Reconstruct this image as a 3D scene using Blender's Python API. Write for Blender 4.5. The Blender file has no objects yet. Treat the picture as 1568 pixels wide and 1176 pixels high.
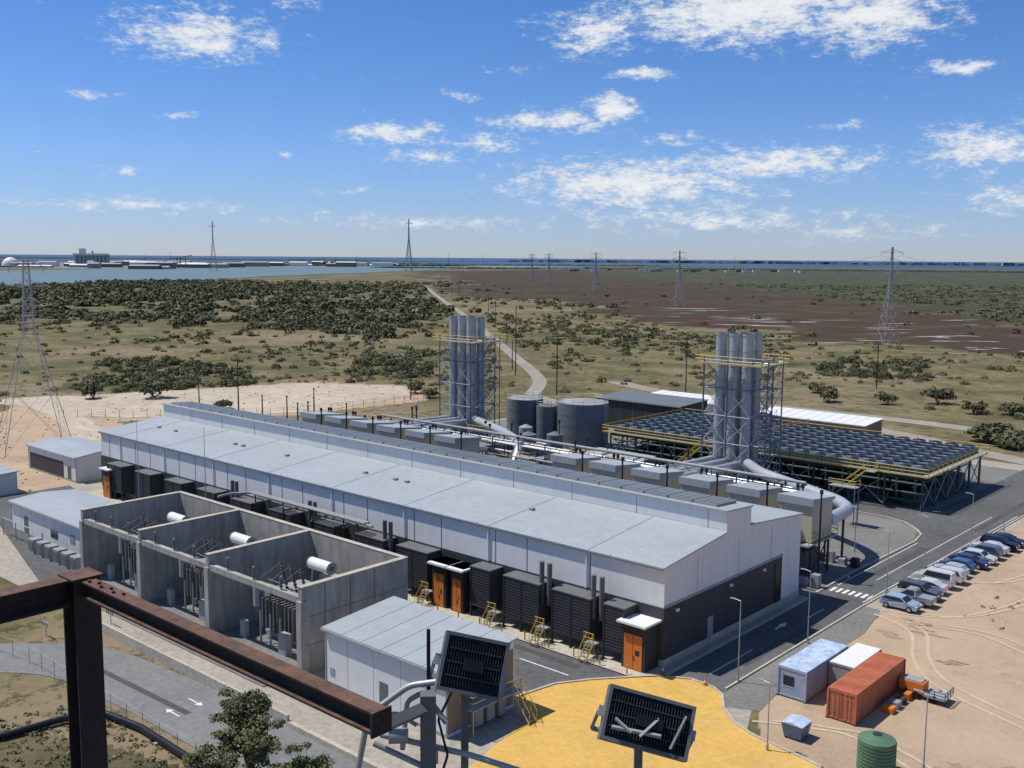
import bpy, math, random
import numpy as np
from math import *
from mathutils import Matrix, Vector, noise as mnoise
random.seed(7); rng=np.random.default_rng(7)
sc=bpy.context.scene
# ------------------------------------------------------------------ camera
cam=bpy.data.objects.new("Camera",bpy.data.cameras.new("Camera")); sc.collection.objects.link(cam); sc.camera=cam
cam.data.lens=36; cam.data.sensor_width=36; cam.data.clip_start=0.1; cam.data.clip_end=200000
cam.matrix_world=Matrix.Translation((0,0,38))@Matrix.Rotation(radians(41.53),4,'Z')@Matrix.Rotation(radians(82.98),4,'X')@Matrix.Rotation(radians(0.45),4,'Z')
sc.view_settings.view_transform='Standard'; sc.view_settings.look='None'; sc.view_settings.exposure=0
# ------------------------------------------------------------------ materials
def mat(n,c,r=.75,m=0.0,var=.15,sc_=0.6,bump=0.0,rib=None,fine=8.0,streak=0.0,spec=.3):
    M=bpy.data.materials.new(n); M.use_nodes=True; t=M.node_tree; N=t.nodes; L=t.links
    bs=N['Principled BSDF']; bs.inputs['Roughness'].default_value=r; bs.inputs['Metallic'].default_value=m
    bs.inputs['Specular IOR Level'].default_value=spec
    tc=N.new('ShaderNodeTexCoord')
    n1=N.new('ShaderNodeTexNoise'); n1.inputs['Scale'].default_value=sc_; n1.inputs['Detail'].default_value=6; n1.inputs['Roughness'].default_value=.65
    n2=N.new('ShaderNodeTexNoise'); n2.inputs['Scale'].default_value=sc_*fine; n2.inputs['Detail'].default_value=4
    L.new(tc.outputs['Object'],n1.inputs['Vector'])
    if streak>0:
        mp=N.new('ShaderNodeMapping'); mp.inputs['Scale'].default_value=(1,1,streak); L.new(tc.outputs['Object'],mp.inputs[0]); L.new(mp.outputs[0],n2.inputs['Vector'])
    else: L.new(tc.outputs['Object'],n2.inputs['Vector'])
    ad=N.new('ShaderNodeMath'); ad.operation='ADD'; L.new(n1.outputs[0],ad.inputs[0]); L.new(n2.outputs[0],ad.inputs[1])
    mr=N.new('ShaderNodeMapRange'); mr.inputs[1].default_value=.65; mr.inputs[2].default_value=1.35; mr.inputs[3].default_value=1-var; mr.inputs[4].default_value=1+var
    L.new(ad.outputs[0],mr.inputs[0])
    fac=mr.outputs[0]
    if rib:
        sp=N.new('ShaderNodeSeparateXYZ'); L.new(tc.outputs['Object'],sp.inputs[0])
        mu=N.new('ShaderNodeMath'); mu.operation='MULTIPLY'; mu.inputs[1].default_value=2*pi/rib[1]; L.new(sp.outputs[rib[0]],mu.inputs[0])
        si=N.new('ShaderNodeMath'); si.operation='SINE'; L.new(mu.outputs[0],si.inputs[0])
        m2=N.new('ShaderNodeMath'); m2.operation='MULTIPLY_ADD'; m2.inputs[1].default_value=rib[2]; m2.inputs[2].default_value=1; L.new(si.outputs[0],m2.inputs[0])
        m3=N.new('ShaderNodeMath'); m3.operation='MULTIPLY'; L.new(fac,m3.inputs[0]); L.new(m2.outputs[0],m3.inputs[1]); fac=m3.outputs[0]
        bp=N.new('ShaderNodeBump'); bp.inputs['Strength'].default_value=.3 if rib[2]>.03 else .08; bp.inputs['Distance'].default_value=.04; L.new(si.outputs[0],bp.inputs['Height']); L.new(bp.outputs[0],bs.inputs['Normal'])
    elif bump>0:
        bp=N.new('ShaderNodeBump'); bp.inputs['Strength'].default_value=.6; bp.inputs['Distance'].default_value=bump; L.new(n2.outputs[0],bp.inputs['Height']); L.new(bp.outputs[0],bs.inputs['Normal'])
    vm=N.new('ShaderNodeVectorMath'); vm.operation='SCALE'; vm.inputs[0].default_value=c; L.new(fac,vm.inputs['Scale'])
    L.new(vm.outputs[0],bs.inputs['Base Color'])
    return M
MT={}
def m_(k,*a,**kw): MT[k]=mat(k,*a,**kw); return MT[k]
m_('roof_metal',(.345,.37,.385),r=.5,var=.10,sc_=.1,rib=(0,.76,.025),fine=10)
m_('white_clad',(.68,.675,.66),r=.55,var=.08,sc_=.15,streak=.1)
m_('white_paint',(.72,.71,.69),r=.5,var=.1)
m_('dark_clad',(.045,.047,.052),r=.6,var=.15,sc_=.3,rib=(1,.5,.1))
m_('dark_metal',(.035,.036,.038),r=.6,var=.25)
m_('mid_metal',(.13,.133,.135),r=.55,var=.2)
m_('grey_metal',(.30,.305,.305),r=.5,var=.18)
m_('vent_dark',(.15,.165,.18),r=.35,var=.2)
m_('louvre',(.06,.062,.065),r=.6,var=.15,rib=(2,.25,.4))
m_('concrete',(.33,.31,.275),r=.9,var=.34,sc_=.3,fine=6,streak=.15,bump=.01)
m_('pale_concrete',(.44,.39,.31),r=.9,var=.24,sc_=.4)
m_('asphalt',(.105,.105,.104),r=.92,var=.32,sc_=.1,fine=14)
m_('asphalt_dark',(.075,.075,.075),r=.92,var=.25,sc_=.3)
m_('asphalt_pale',(.19,.187,.18),r=.92,var=.24,sc_=.12,fine=14)
m_('gravel_grey',(.185,.178,.165),r=.95,var=.32,sc_=.12,fine=20)
m_('gravel_pale',(.34,.30,.245),r=.95,var=.30,sc_=.08,fine=20)
m_('line_white',(.66,.66,.63),r=.8,var=.25,sc_=2)
m_('yellow_paint',(.55,.37,.06),r=.5,var=.1)
m_('orange_paint',(.62,.18,.035),r=.5,var=.1)
m_('orange_container',(.42,.125,.06),r=.6,var=.3,sc_=.8,rib=(1,.35,.2))
m_('blue_container',(.30,.36,.44),r=.6,var=.2,rib=(1,.4,.12))
m_('roof_blue_white',(.42,.50,.64),r=.5,var=.45,sc_=1.2)
m_('stack_steel',(.42,.43,.44),r=.38,m=.35,var=.2,sc_=.5,streak=.1)
m_('duct_silver',(.50,.51,.52),r=.38,m=.4,var=.15)
m_('tank_dark',(.14,.16,.175),r=.55,var=.12,sc_=.3)
m_('tank_green',(.09,.17,.10),r=.5,var=.15)
m_('beige_box',(.50,.45,.34),r=.6,var=.1,rib=(1,.5,.06))
m_('beige_wall',(.24,.185,.13),r=.7,var=.15)
m_('acc_green',(.055,.08,.072),r=.6,var=.25)
m_('acc_top',(.17,.20,.24),r=.35,m=.2,var=.3)
m_('blue_steel',(.13,.17,.235),r=.5,var=.2)
m_('wood_pole',(.055,.042,.033),r=.9,var=.3)
m_('galv',(.36,.37,.375),r=.45,m=.3,var=.15)
m_('pylon_steel',(.32,.33,.335),r=.6,var=.1)
m_('wire',(.12,.12,.12),r=.6)
m_('path_pale',(.29,.26,.215),r=.95,var=.22,sc_=.05)
m_('sand_light',(.46,.38,.29),r=.95,var=.24,sc_=.03,fine=12)
m_('sand_track',(.50,.385,.27),r=.95,var=.2,sc_=.3)
m_('sand_damp',(.30,.225,.155),r=.95,var=.3,sc_=.4)
m_('glass_dark',(.015,.018,.022),r=.08,var=.05,spec=.8)
m_('tyre',(.012,.012,.012),r=.85)
m_('black_plastic',(.014,.014,.015),r=.35,var=.2)
m_('ceramic',(.095,.075,.068),r=.3)
m_('bark',(.18,.13,.095),r=.9,var=.3,sc_=3)
m_('red_hull',(.10,.035,.035),r=.7)
m_('red_paint',(.45,.05,.03),r=.5)
def yellow_ground():
    M=mat('yellow_ground',(.60,.365,.09),r=.9,var=.16,sc_=.2,fine=10); t=M.node_tree; N=t.nodes; L=t.links; bs=N['Principled BSDF']; src=bs.inputs['Base Color'].links[0].from_socket
    tc=N.new('ShaderNodeTexCoord'); v=N.new('ShaderNodeTexVoronoi'); v.feature='DISTANCE_TO_EDGE'; v.inputs['Scale'].default_value=.17; n=N.new('ShaderNodeTexNoise'); n.inputs['Scale'].default_value=.5; n.inputs['Detail'].default_value=6
    L.new(tc.outputs['Object'],n.inputs['Vector']); av=N.new('ShaderNodeVectorMath'); av.operation='MULTIPLY_ADD'; L.new(n.outputs[1],av.inputs[0]); av.inputs[1].default_value=(4,4,0); L.new(tc.outputs['Object'],av.inputs[2]); L.new(av.outputs[0],v.inputs['Vector'])
    r1=N.new('ShaderNodeMapRange'); r1.inputs[1].default_value=.0; r1.inputs[2].default_value=.05; r1.inputs[3].default_value=.28; r1.inputs[4].default_value=0; L.new(v.outputs['Distance'],r1.inputs[0])
    mx=N.new('ShaderNodeMix'); mx.data_type='RGBA'; L.new(r1.outputs[0],mx.inputs[0]); L.new(src,mx.inputs[6]); mx.inputs[7].default_value=(.60,.46,.22,1)
    n3=N.new('ShaderNodeTexNoise'); n3.inputs['Scale'].default_value=.3; n3.inputs['Detail'].default_value=9; n3.inputs['Roughness'].default_value=.75; L.new(tc.outputs['Object'],n3.inputs['Vector'])
    r2=N.new('ShaderNodeMapRange'); r2.inputs[1].default_value=.5; r2.inputs[2].default_value=.75; r2.inputs[4].default_value=.75; L.new(n3.outputs[0],r2.inputs[0])
    m2=N.new('ShaderNodeMix'); m2.data_type='RGBA'; L.new(r2.outputs[0],m2.inputs[0]); L.new(mx.outputs[2],m2.inputs[6]); m2.inputs[7].default_value=(.42,.275,.10,1); L.new(m2.outputs[2],bs.inputs['Base Color']); return M
MT['yellow_ground']=yellow_ground()
def rust():
    M=mat('rusty_steel',(.036,.027,.025),r=.8,var=.45,sc_=4); t=M.node_tree; N=t.nodes; L=t.links; bs=N['Principled BSDF']
    g=N.new('ShaderNodeNewGeometry'); sp=N.new('ShaderNodeSeparateXYZ'); L.new(g.outputs['Normal'],sp.inputs[0])
    n=N.new('ShaderNodeTexNoise'); n.inputs['Scale'].default_value=11; n.inputs['Detail'].default_value=9; n.inputs['Roughness'].default_value=.75
    tc=N.new('ShaderNodeTexCoord'); L.new(tc.outputs['Object'],n.inputs['Vector'])
    ml=N.new('ShaderNodeMath'); ml.operation='MULTIPLY'; ml.use_clamp=True; L.new(sp.outputs[2],ml.inputs[0]); L.new(n.outputs[0],ml.inputs[1])
    m2=N.new('ShaderNodeMapRange'); m2.inputs[1].default_value=.28; m2.inputs[2].default_value=.66; L.new(ml.outputs[0],m2.inputs[0])
    mx=N.new('ShaderNodeMix'); mx.data_type='RGBA'; src=bs.inputs['Base Color'].links[0].from_socket
    L.new(m2.outputs[0],mx.inputs[0]); L.new(src,mx.inputs[6]); mx.inputs[7].default_value=(.185,.095,.06,1); L.new(mx.outputs[2],bs.inputs['Base Color'])
    return M
MT['rust']=rust()
# ------------------------------------------------------------------ mesh builder
def root(name,loc=(0,0,0)):
    e=bpy.data.objects.new(name,None); e.location=loc; e.empty_display_size=.5; sc.collection.objects.link(e); return e
class B:
    def __init__(s): s.v=[];s.f=[];s.m=[];s.k=[];s.mats=[]
    def mi(s,k):
        if k not in s.mats: s.mats.append(k)
        return s.mats.index(k)
    def add(s,vs,fs,k,sm=False):
        o=len(s.v); s.v+= [tuple(p) for p in vs]; i=s.mi(k)
        for f in fs: s.f.append([j+o for j in f]); s.m.append(i); s.k.append(sm)
    def box(s,x0,y0,z0,x1,y1,z1,k):
        s.add([(x0,y0,z0),(x1,y0,z0),(x1,y1,z0),(x0,y1,z0),(x0,y0,z1),(x1,y0,z1),(x1,y1,z1),(x0,y1,z1)],
              [(0,3,2,1),(4,5,6,7),(0,1,5,4),(1,2,6,5),(2,3,7,6),(3,0,4,7)],k)
    def cyl(s,p,q,r,k,n=12,r2=None,cap=True):
        p=Vector(p);q=Vector(q);d=q-p
        if d.length<1e-6: return
        d.normalize(); a=Vector((0,0,1)) if abs(d.z)<.9 else Vector((1,0,0)); u=d.cross(a).normalized(); w=d.cross(u)
        r2=r if r2 is None else r2; vs=[]
        for c,rr in ((p,r),(q,r2)):
            for i in range(n):
                t=2*pi*i/n; vs.append(c+u*cos(t)*rr+w*sin(t)*rr)
        s.add(vs,[(i,(i+1)%n,n+(i+1)%n,n+i) for i in range(n)],k,n>6)
        if cap: s.add(vs,[tuple(range(n)),tuple(range(2*n-1,n-1,-1))],k)
    def beam(s,p,q,w,k): s.cyl(p,q,w*.707,k,4)
    def pipe(s,pts,r,k,n=10):
        P=[Vector(p) for p in pts]; out=[P[0]]
        for i in range(1,len(P)-1):
            a=P[i-1]-P[i]; c=P[i+1]-P[i]; m=min(r*2.2,a.length*.45,c.length*.45); p0=P[i]+a.normalized()*m; p1=P[i]+c.normalized()*m
            for t in (0,.25,.5,.75,1): out.append(p0*(1-t)**2+P[i]*2*t*(1-t)+p1*t*t)
        out.append(P[-1])
        for i in range(len(out)-1): s.cyl(out[i],out[i+1],r,k,n,cap=(i in (0,len(out)-2)))
        for p in out[1:-1]: s.sph(p,r*.998,k,n,4)
    def sph(s,c,r,k,n=8,mm=5):
        vs=[];
        for i in range(mm+1):
            ph=pi*i/mm
            for j in range(n): t=2*pi*j/n; vs.append((c[0]+r*sin(ph)*cos(t),c[1]+r*sin(ph)*sin(t),c[2]+r*cos(ph)))
        s.add(vs,[(i*n+j,(i+1)*n+j,(i+1)*n+(j+1)%n,i*n+(j+1)%n) for i in range(mm) for j in range(n)],k,True)
    def prism(s,prof,x0,x1,k):   # profile in (y,z), extruded on x
        n=len(prof); vs=[(x0,y,z) for y,z in prof]+[(x1,y,z) for y,z in prof]
        s.add(vs,[(i,(i+1)%n,n+(i+1)%n,n+i) for i in range(n)]+[tuple(range(n-1,-1,-1)),tuple(range(n,2*n))],k)
    def rail(s,pts,h=1.1,k='yellow_paint',r=.04,step=2.0):
        for i in range(len(pts)-1):
            p=Vector(pts[i]);q=Vector(pts[i+1]);L=(q-p).length;n=max(1,int(L/step))
            for z in (h,h*.55): s.beam(p+Vector((0,0,z)),q+Vector((0,0,z)),r*1.4,k)
            for j in range(n+1): c=p.lerp(q,j/n); s.beam(c,c+Vector((0,0,h)),r*1.4,k)
    def stair(s,p,q,w=.9,k='yellow_paint'):
        p=Vector(p);q=Vector(q);d=Vector((q.x-p.x,q.y-p.y,0)).normalized();sd=Vector((-d.y,d.x,0))*w/2
        for sg in (-1,1):
            s.beam(p+sd*sg,q+sd*sg,.11,k); s.beam(p+sd*sg+Vector((0,0,1)),q+sd*sg+Vector((0,0,1)),.06,k)
            for j in range(4): c=p.lerp(q,j/3)+sd*sg; s.beam(c,c+Vector((0,0,1)),.05,k)
        n=max(3,int(abs(q.z-p.z)/.25))
        for j in range(n): c=p.lerp(q,(j+.5)/n); s.beam(c-sd,c+sd,.1,'mid_metal')
    def obj(s,name,parent=None,loc=None):
        me=bpy.data.meshes.new(name); me.from_pydata(s.v,[],s.f)
        for k in s.mats: me.materials.append(MT[k])
        me.polygons.foreach_set('material_index',s.m); me.polygons.foreach_set('use_smooth',s.k); me.update()
        o=bpy.data.objects.new(name,me); sc.collection.objects.link(o)
        if parent: o.parent=parent
        if loc: o.location=loc
        return o
def sheet(name,pts,z,k,parent=None):
    b=B(); 
    ar=sum(pts[i][0]*pts[(i+1)%len(pts)][1]-pts[(i+1)%len(pts)][0]*pts[i][1] for i in range(len(pts)))
    if ar<0: pts=pts[::-1]
    b.add([(x,y,z) for x,y in pts],[tuple(range(len(pts)))],k); return b.obj(name,parent)
def rough(pts,amp,n=6,seed=1):
    out=[];r=random.Random(seed)
    for i in range(len(pts)):
        p=Vector(pts[i]);q=Vector(pts[(i+1)%len(pts)]); nn=Vector((-(q-p).y,(q-p).x)).normalized()
        for j in range(n):
            t=j/n; out.append(tuple(p.lerp(q,t)+nn*r.uniform(-amp,amp)*(1 if j else .4)))
    return out
def strip(name,pts,w,z,k,parent=None,sub=6):
    P=[Vector(p) for p in pts]; C=[]
    for i in range(len(P)-1):
        p0=P[max(i-1,0)];p1=P[i];p2=P[i+1];p3=P[min(i+2,len(P)-1)]
        for j in range(sub):
            t=j/sub; C.append(.5*((2*p1)+(p2-p0)*t+(2*p0-5*p1+4*p2-p3)*t*t+(3*p1-p0-3*p2+p3)*t**3))
    C.append(P[-1]); b=B(); vs=[]
    for i,c in enumerate(C):
        d=(C[min(i+1,len(C)-1)]-C[max(i-1,0)]).normalized(); nn=Vector((-d.y,d.x))
        vs+=[(*(c-nn*w/2),z),(*(c+nn*w/2),z)]
    b.add(vs,[(2*i,2*i+2,2*i+3,2*i+1) for i in range(len(C)-1)],k); return b.obj(name,parent)
def wp(R,D): return (R*.7486-D*.663, R*.663+D*.7486)   # bearing-aligned map grid -> site grid (metres)
# ------------------------------------------------------------------ terrain
P_marsh=[(-2078,1976),(-2203,3293),(-735,2719),(100,900),(-119,449),(-217,467),(-360,540),(-543,676),(-760,770)]
P_mang=[wp(150,3900),wp(2200,3600),wp(1500,1500),wp(420,560),wp(286,573),wp(330,794),wp(350,1267),wp(230,2054)]
P_sand=[(-280,111),(-270,134),(-248,194),(-220,207),(-196,190),(-198,167),(-199,146),(-219,124),(-226,104),(-251,100)]
P_sand2=[(-300,60),(-251,108),(-226,113),(-190,110),(-160,92),(-160,70),(-165,40),(-220,20)]
P_sand3=[(-41,79),(-41,106),(-43,108),(-42.5,164),(-30,175),(40,170),(40,20),(-20,30),(-36,70)]
P_pan=[(-459,688),(-357,660),(-275,638),(-173,546),(-60,500),(-90,449),(-119,449),(-172,515),(-330,610)]
P_scr1=[(-1724,696),(-1295,842),(-955,897),(-560,560),(-343,331),(-372,300),(-430,297),(-515,274),(-560,224),(-900,300)]
P_scr2=[(-278,132),(-340,168),(-358,200),(-288,191),(-245,169),(-255,145)]
P_scr3=[(-259,208),(-303,257),(-296,285),(-232,223)]
P_scr4=[(-369,399),(-325,487),(-231,398),(-244,320)]
P_scr5=[(-150,319),(-166,374),(-134,380),(-114,330)]
P_grassL=[(-95,10),(-88,33),(-80,38.5),(-66,40),(-30,40),(-30,0),(-80,0)]
PATH=[(-184,216),(-202,241),(-224,263),(-254,290),(-274,308),(-372,396),(-524,531),(-673,661),(-993,945)]
def pip(x,y,poly):
    ins=np.zeros(x.shape,bool); n=len(poly); j=n-1
    for i in range(n):
        xi,yi=poly[i];xj,yj=poly[j]
        c=((yi>y)!=(yj>y))&(x<(xj-xi)*(y-yi)/((yj-yi) if yj!=yi else 1e-9)+xi); ins^=c; j=i
    return ins
def warp(x,y,a):
    wx=np.sin(x/37+1.3*np.sin(y/23))*.5+np.sin(y/11+x/17)*.25+np.sin((x+y)/5.3)*.13
    wy=np.sin(y/31+1.7*np.sin(x/29)+2)*.5+np.sin(x/13-y/9)*.25+np.sin((x-y)/4.7+1)*.13
    return x+wx*a,y+wy*a
th=np.concatenate([np.radians(np.arange(-36,36.01,.12)),np.radians(np.arange(42,324,6))])
rr=[20.0]
while rr[-1]<6000: rr.append(rr[-1]*1.0105)
while rr[-1]<90000: rr.append(rr[-1]*1.12)
rr=np.array(rr); NT=len(th); NR=len(rr)
Rg=np.outer(rr,np.sin(th)); Dg=np.outer(rr,np.cos(th))
X=(Rg*.7486-Dg*.663).ravel(); Y=(Rg*.663+Dg*.7486).ravel(); rad=np.repeat(rr,NT)
X=np.append(X,0.);Y=np.append(Y,0.);rad=np.append(rad,0.)
amp=np.clip(rad*.06,1.0,90)
xw,yw=warp(X,Y,amp)
col=np.zeros((len(X),4),np.float32)
col[:,0]=pip(xw,yw,P_marsh); mg=pip(xw,yw,P_mang); col[:,0][mg]=.0
for p in (P_scr1,P_scr2,P_scr3,P_scr5): col[:,1]=np.maximum(col[:,1],pip(xw,yw,p)*.42)
col[:,1]=np.maximum(col[:,1],pip(xw,yw,P_scr4)*.35)
col[:,1][mg]=1.0
col[:,1]=np.maximum(col[:,1],pip(xw,yw,P_grassL)*.6)
xs,ys=warp(X,Y,np.clip(rad*.01,.3,4))
for p in (P_sand,P_sand2,P_sand3): col[:,2]=np.maximum(col[:,2],pip(xs,ys,p))
col[:,3]=np.clip((rad-600)/5000,0,1)  # alpha: distance weight for the haze painted into the ground colour
idx=np.arange(NR*NT).reshape(NR,NT); a_=idx[:-1,:];b_=np.roll(idx,-1,1)[:-1,:];c_=np.roll(idx,-1,1)[1:,:];d_=idx[1:,:]
quads=np.stack([a_,d_,c_,b_],-1).reshape(-1,4)
ctr=len(X)-1
tris=np.stack([idx[0],np.roll(idx[0],-1),np.full(NT,ctr)],-1)
def npmesh(name,V,Q,T=None):
    me=bpy.data.meshes.new(name); nl=Q.size+(T.size if T is not None else 0); npoly=len(Q)+(len(T) if T is not None else 0)
    me.vertices.add(len(V)); me.vertices.foreach_set('co',V.astype(np.float32).ravel())
    me.loops.add(nl); li=Q.ravel() if T is None else np.concatenate([Q.ravel(),T.ravel()]); me.loops.foreach_set('vertex_index',li.astype(np.int32))
    st=np.arange(len(Q))*4
    if T is not None: st=np.concatenate([st,len(Q)*4+np.arange(len(T))*3])
    me.polygons.add(npoly); me.polygons.foreach_set('loop_start',st.astype(np.int32)); me.update(calc_edges=True); me.validate()
    o=bpy.data.objects.new(name,me); sc.collection.objects.link(o); return o
V=np.stack([X,Y,np.zeros_like(X)],-1)
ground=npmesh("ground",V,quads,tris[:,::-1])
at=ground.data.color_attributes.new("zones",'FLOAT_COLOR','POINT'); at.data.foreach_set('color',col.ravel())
def ground_mat():
    M=bpy.data.materials.new("terrain"); M.use_nodes=True; t=M.node_tree;N=t.nodes;L=t.links;bs=N['Principled BSDF']; bs.inputs['Roughness'].default_value=.95; bs.inputs['Specular IOR Level'].default_value=.1
    ge=N.new('ShaderNodeNewGeometry'); at=N.new('ShaderNodeAttribute'); at.attribute_name='zones'; sp=N.new('ShaderNodeSeparateColor'); L.new(at.outputs['Color'],sp.inputs[0])
    def nz(s,d=6,ro=.6):
        n=N.new('ShaderNodeTexNoise'); n.inputs['Scale'].default_value=s; n.inputs['Detail'].default_value=d; n.inputs['Roughness'].default_value=ro
        L.new(ge.outputs['Position'],n.inputs['Vector']); return n.outputs[0]
    def rg(s,a,b,lo=0,hi=1):
        m=N.new('ShaderNodeMapRange'); m.interpolation_type='SMOOTHSTEP'; m.inputs[1].default_value=a;m.inputs[2].default_value=b;m.inputs[3].default_value=lo;m.inputs[4].default_value=hi; L.new(s,m.inputs[0]); return m.outputs[0]
    def mix(f,a,b):
        m=N.new('ShaderNodeMix'); m.data_type='RGBA'
        if isinstance(f,float): m.inputs[0].default_value=f
        else: L.new(f,m.inputs[0])
        for i,c in ((6,a),(7,b)):
            if isinstance(c,tuple): m.inputs[i].default_value=(*c,1)
            else: L.new(c,m.inputs[i])
        return m.outputs[2]
    def mth(op,a,b):
        m=N.new('ShaderNodeMath'); m.operation=op; m.use_clamp=(op!='SUBTRACT')
        for i,c in ((0,a),(1,b)):
            if isinstance(c,(float,int)): m.inputs[i].default_value=c
            else: L.new(c,m.inputs[i])
        return m.outputs[0]
    big=nz(.011,8,.65); mid=nz(.05,9,.75); sm=nz(.35,8,.78); fine=nz(3,4,.7)
    grass=mix(rg(mid,.40,.58),(.215,.17,.088),(.108,.100,.048))
    grass=mix(rg(big,.50,.60),grass,(.24,.185,.115))
    grass=mix(rg(sm,.50,.60,0,.85),grass,(.062,.064,.030))
    grass=mix(rg(nz(.15,7,.8),.60,.68,0,.7),grass,(.33,.265,.175))
    marsh=mix(rg(mid,.4,.62),(.072,.036,.029),(.058,.052,.028)); marsh=mix(rg(nz(.02,9,.7),.54,.62),marsh,(.115,.062,.05)); marsh=mix(rg(nz(.008,9,.7),.50,.56,0,.8),marsh,(.062,.062,.032))
    green=mix(rg(sm,.42,.6),(.036,.045,.021),(.078,.078,.038)); green=mix(rg(nz(.02,9,.75),.50,.62),green,(.135,.112,.062))
    sand=mix(rg(mid,.35,.65),(.47,.345,.235),(.37,.27,.185)); sand=mix(rg(sm,.52,.68,0,.45),sand,(.25,.19,.135)); sand=mix(rg(nz(.09,9,.8),.54,.64,0,.65),sand,(.27,.20,.14)); sand=mix(rg(fine,.4,.7,0,.3),sand,(.54,.42,.3))
    gsel=rg(mth('ADD',sp.outputs[1],mth('SUBTRACT',nz(.03,8,.75),.5)),.35,.6)
    c=mix(gsel,grass,green)
    c=mix(rg(mth('ADD',sp.outputs[0],mth('SUBTRACT',nz(.01,8,.8),.5)),.35,.6),c,marsh)
    c=mix(sp.outputs[2],c,sand)
    c=mix(mth('MULTIPLY',at.outputs['Alpha'],.5),c,(.085,.10,.11))  # bluish aerial haze blended into the base colour of far terrain
    L.new(c,bs.inputs['Base Color'])
    bp=N.new('ShaderNodeBump'); bp.inputs['Strength'].default_value=.6; bp.inputs['Distance'].default_value=.3; L.new(sm,bp.inputs['Height']); L.new(bp.outputs[0],bs.inputs['Normal'])
    return M
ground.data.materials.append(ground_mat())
def water_mat(n,c1,c2,ro=.4):
    M=bpy.data.materials.new(n); M.use_nodes=True; t=M.node_tree;N=t.nodes;L=t.links;bs=N['Principled BSDF']
    bs.inputs['Roughness'].default_value=ro; bs.inputs['Specular IOR Level'].default_value=.15
    ge=N.new('ShaderNodeNewGeometry'); n=N.new('ShaderNodeTexNoise'); n.inputs['Scale'].default_value=.02; n.inputs['Detail'].default_value=8; L.new(ge.outputs['Position'],n.inputs['Vector'])
    m=N.new('ShaderNodeMix'); m.data_type='RGBA'; L.new(n.outputs[0],m.inputs[0]); m.inputs[6].default_value=(*c1,1); m.inputs[7].default_value=(*c2,1); L.new(m.outputs[2],bs.inputs['Base Color'])
    bp=N.new('ShaderNodeBump'); n2=N.new('ShaderNodeTexNoise'); n2.inputs['Scale'].default_value=.4; n2.inputs['Detail'].default_value=6; L.new(ge.outputs['Position'],n2.inputs['Vector']); bp.inputs['Strength'].default_value=.5; bp.inputs['Distance'].default_value=.3; L.new(n2.outputs[0],bp.inputs['Height']); L.new(bp.outputs[0],bs.inputs['Normal'])
    return M
MT['water']=water_mat('water',(.115,.165,.16),(.17,.22,.205)); MT['sea_water']=water_mat('sea_water',(.035,.075,.15),(.05,.10,.18))
river=[(-1000,250),(-1268,511),(-1383,690),(-1386,844),(-1631,1160),(-1871,1589),(-2395,2426),(-3021,3954),(-3622,3076),(-3017,1839),(-2544,1185),(-2300,800),(-2000,450)]
sheet("river_water",rough(river,14,5,3),.5,'water')
sheet("sea_water",[wp(r,d) for r,d in [(-30000,7500),(-4500,5900),(-2600,5700),(-900,5800),(-250,5200),(500,5300),(1500,5400),(3000,4900),(6000,4800),(30000,5200),(70000,60000),(0,80000),(-70000,60000)]],1.0,'sea_water')
MT['far_land']=mat('far_land',(.06,.072,.072),r=1,var=.3,sc_=.004)  # bluish tone: distance haze put straight into the land colour
MT['near_trees']=mat('near_trees',(.045,.055,.035),r=1,var=.4,sc_=.02)
MT['port_ground']=mat('port_ground',(.2,.19,.165),r=1,var=.3,sc_=.01)
def ridge(name,r0,r1,d,h,k='far_land',dep=500,n=140,base=1.2,d1=None):
    b=B(); vs=[]; d1=d if d1 is None else d1
    for i in range(n+1):
        t=i/n; e=min(1,8*t,8*(1-t)); r=r0+(r1-r0)*t; hh=base+h*e*(.35+.65*random.random()); dc=d+(d1-d)*t
        for dd,z in ((0,0),(dep*.06,hh),(dep,hh),(dep*1.06,0)): vs.append((*wp(r,dc+dd),z))
    b.add(vs,[(4*i+j,4*i+4+j,4*i+5+j,4*i+1+j) for i in range(n) for j in range(3)],k); return b.obj(name)
ridge("distant_shoreline",-600,11000,9800,24,n=300); ridge("distant_shoreline",-9000,-200,8200,17,n=260); ridge("distant_shoreline",1500,9000,7000,7,dep=200,n=260)
ridge("distant_shoreline",-900,900,5200,8,dep=150)
ridge("mangrove_fringe",-1250,-150,3650,7,'near_trees',120,220,d1=4500); ridge("mangrove_fringe",150,2600,3900,6,'near_trees',100,300,d1=3400); ridge("mangrove_fringe",-500,150,3500,5,'near_trees',60,120)
ridge("mangrove_fringe",-2600,-1300,2900,6,'near_trees',25,160,d1=2850)
sheet("port_land",rough([wp(r,d) for r,d in [(-2600,2700),(-1500,2600),(-1000,2750),(-700,3600),(-500,4600),(-1600,5000),(-4000,4600),(-5000,3300)]],25,5,9),.8,'port_ground')
MT['saltpan']=mat('saltpan',(.33,.30,.29),r=.8,var=.35,sc_=.05)
b=B(); rs=random.Random(4)
clus=[(.20,650,9),(.27,600,8),(.34,520,6),(.46,470,10),(.13,760,6),(.40,640,5)]
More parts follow.
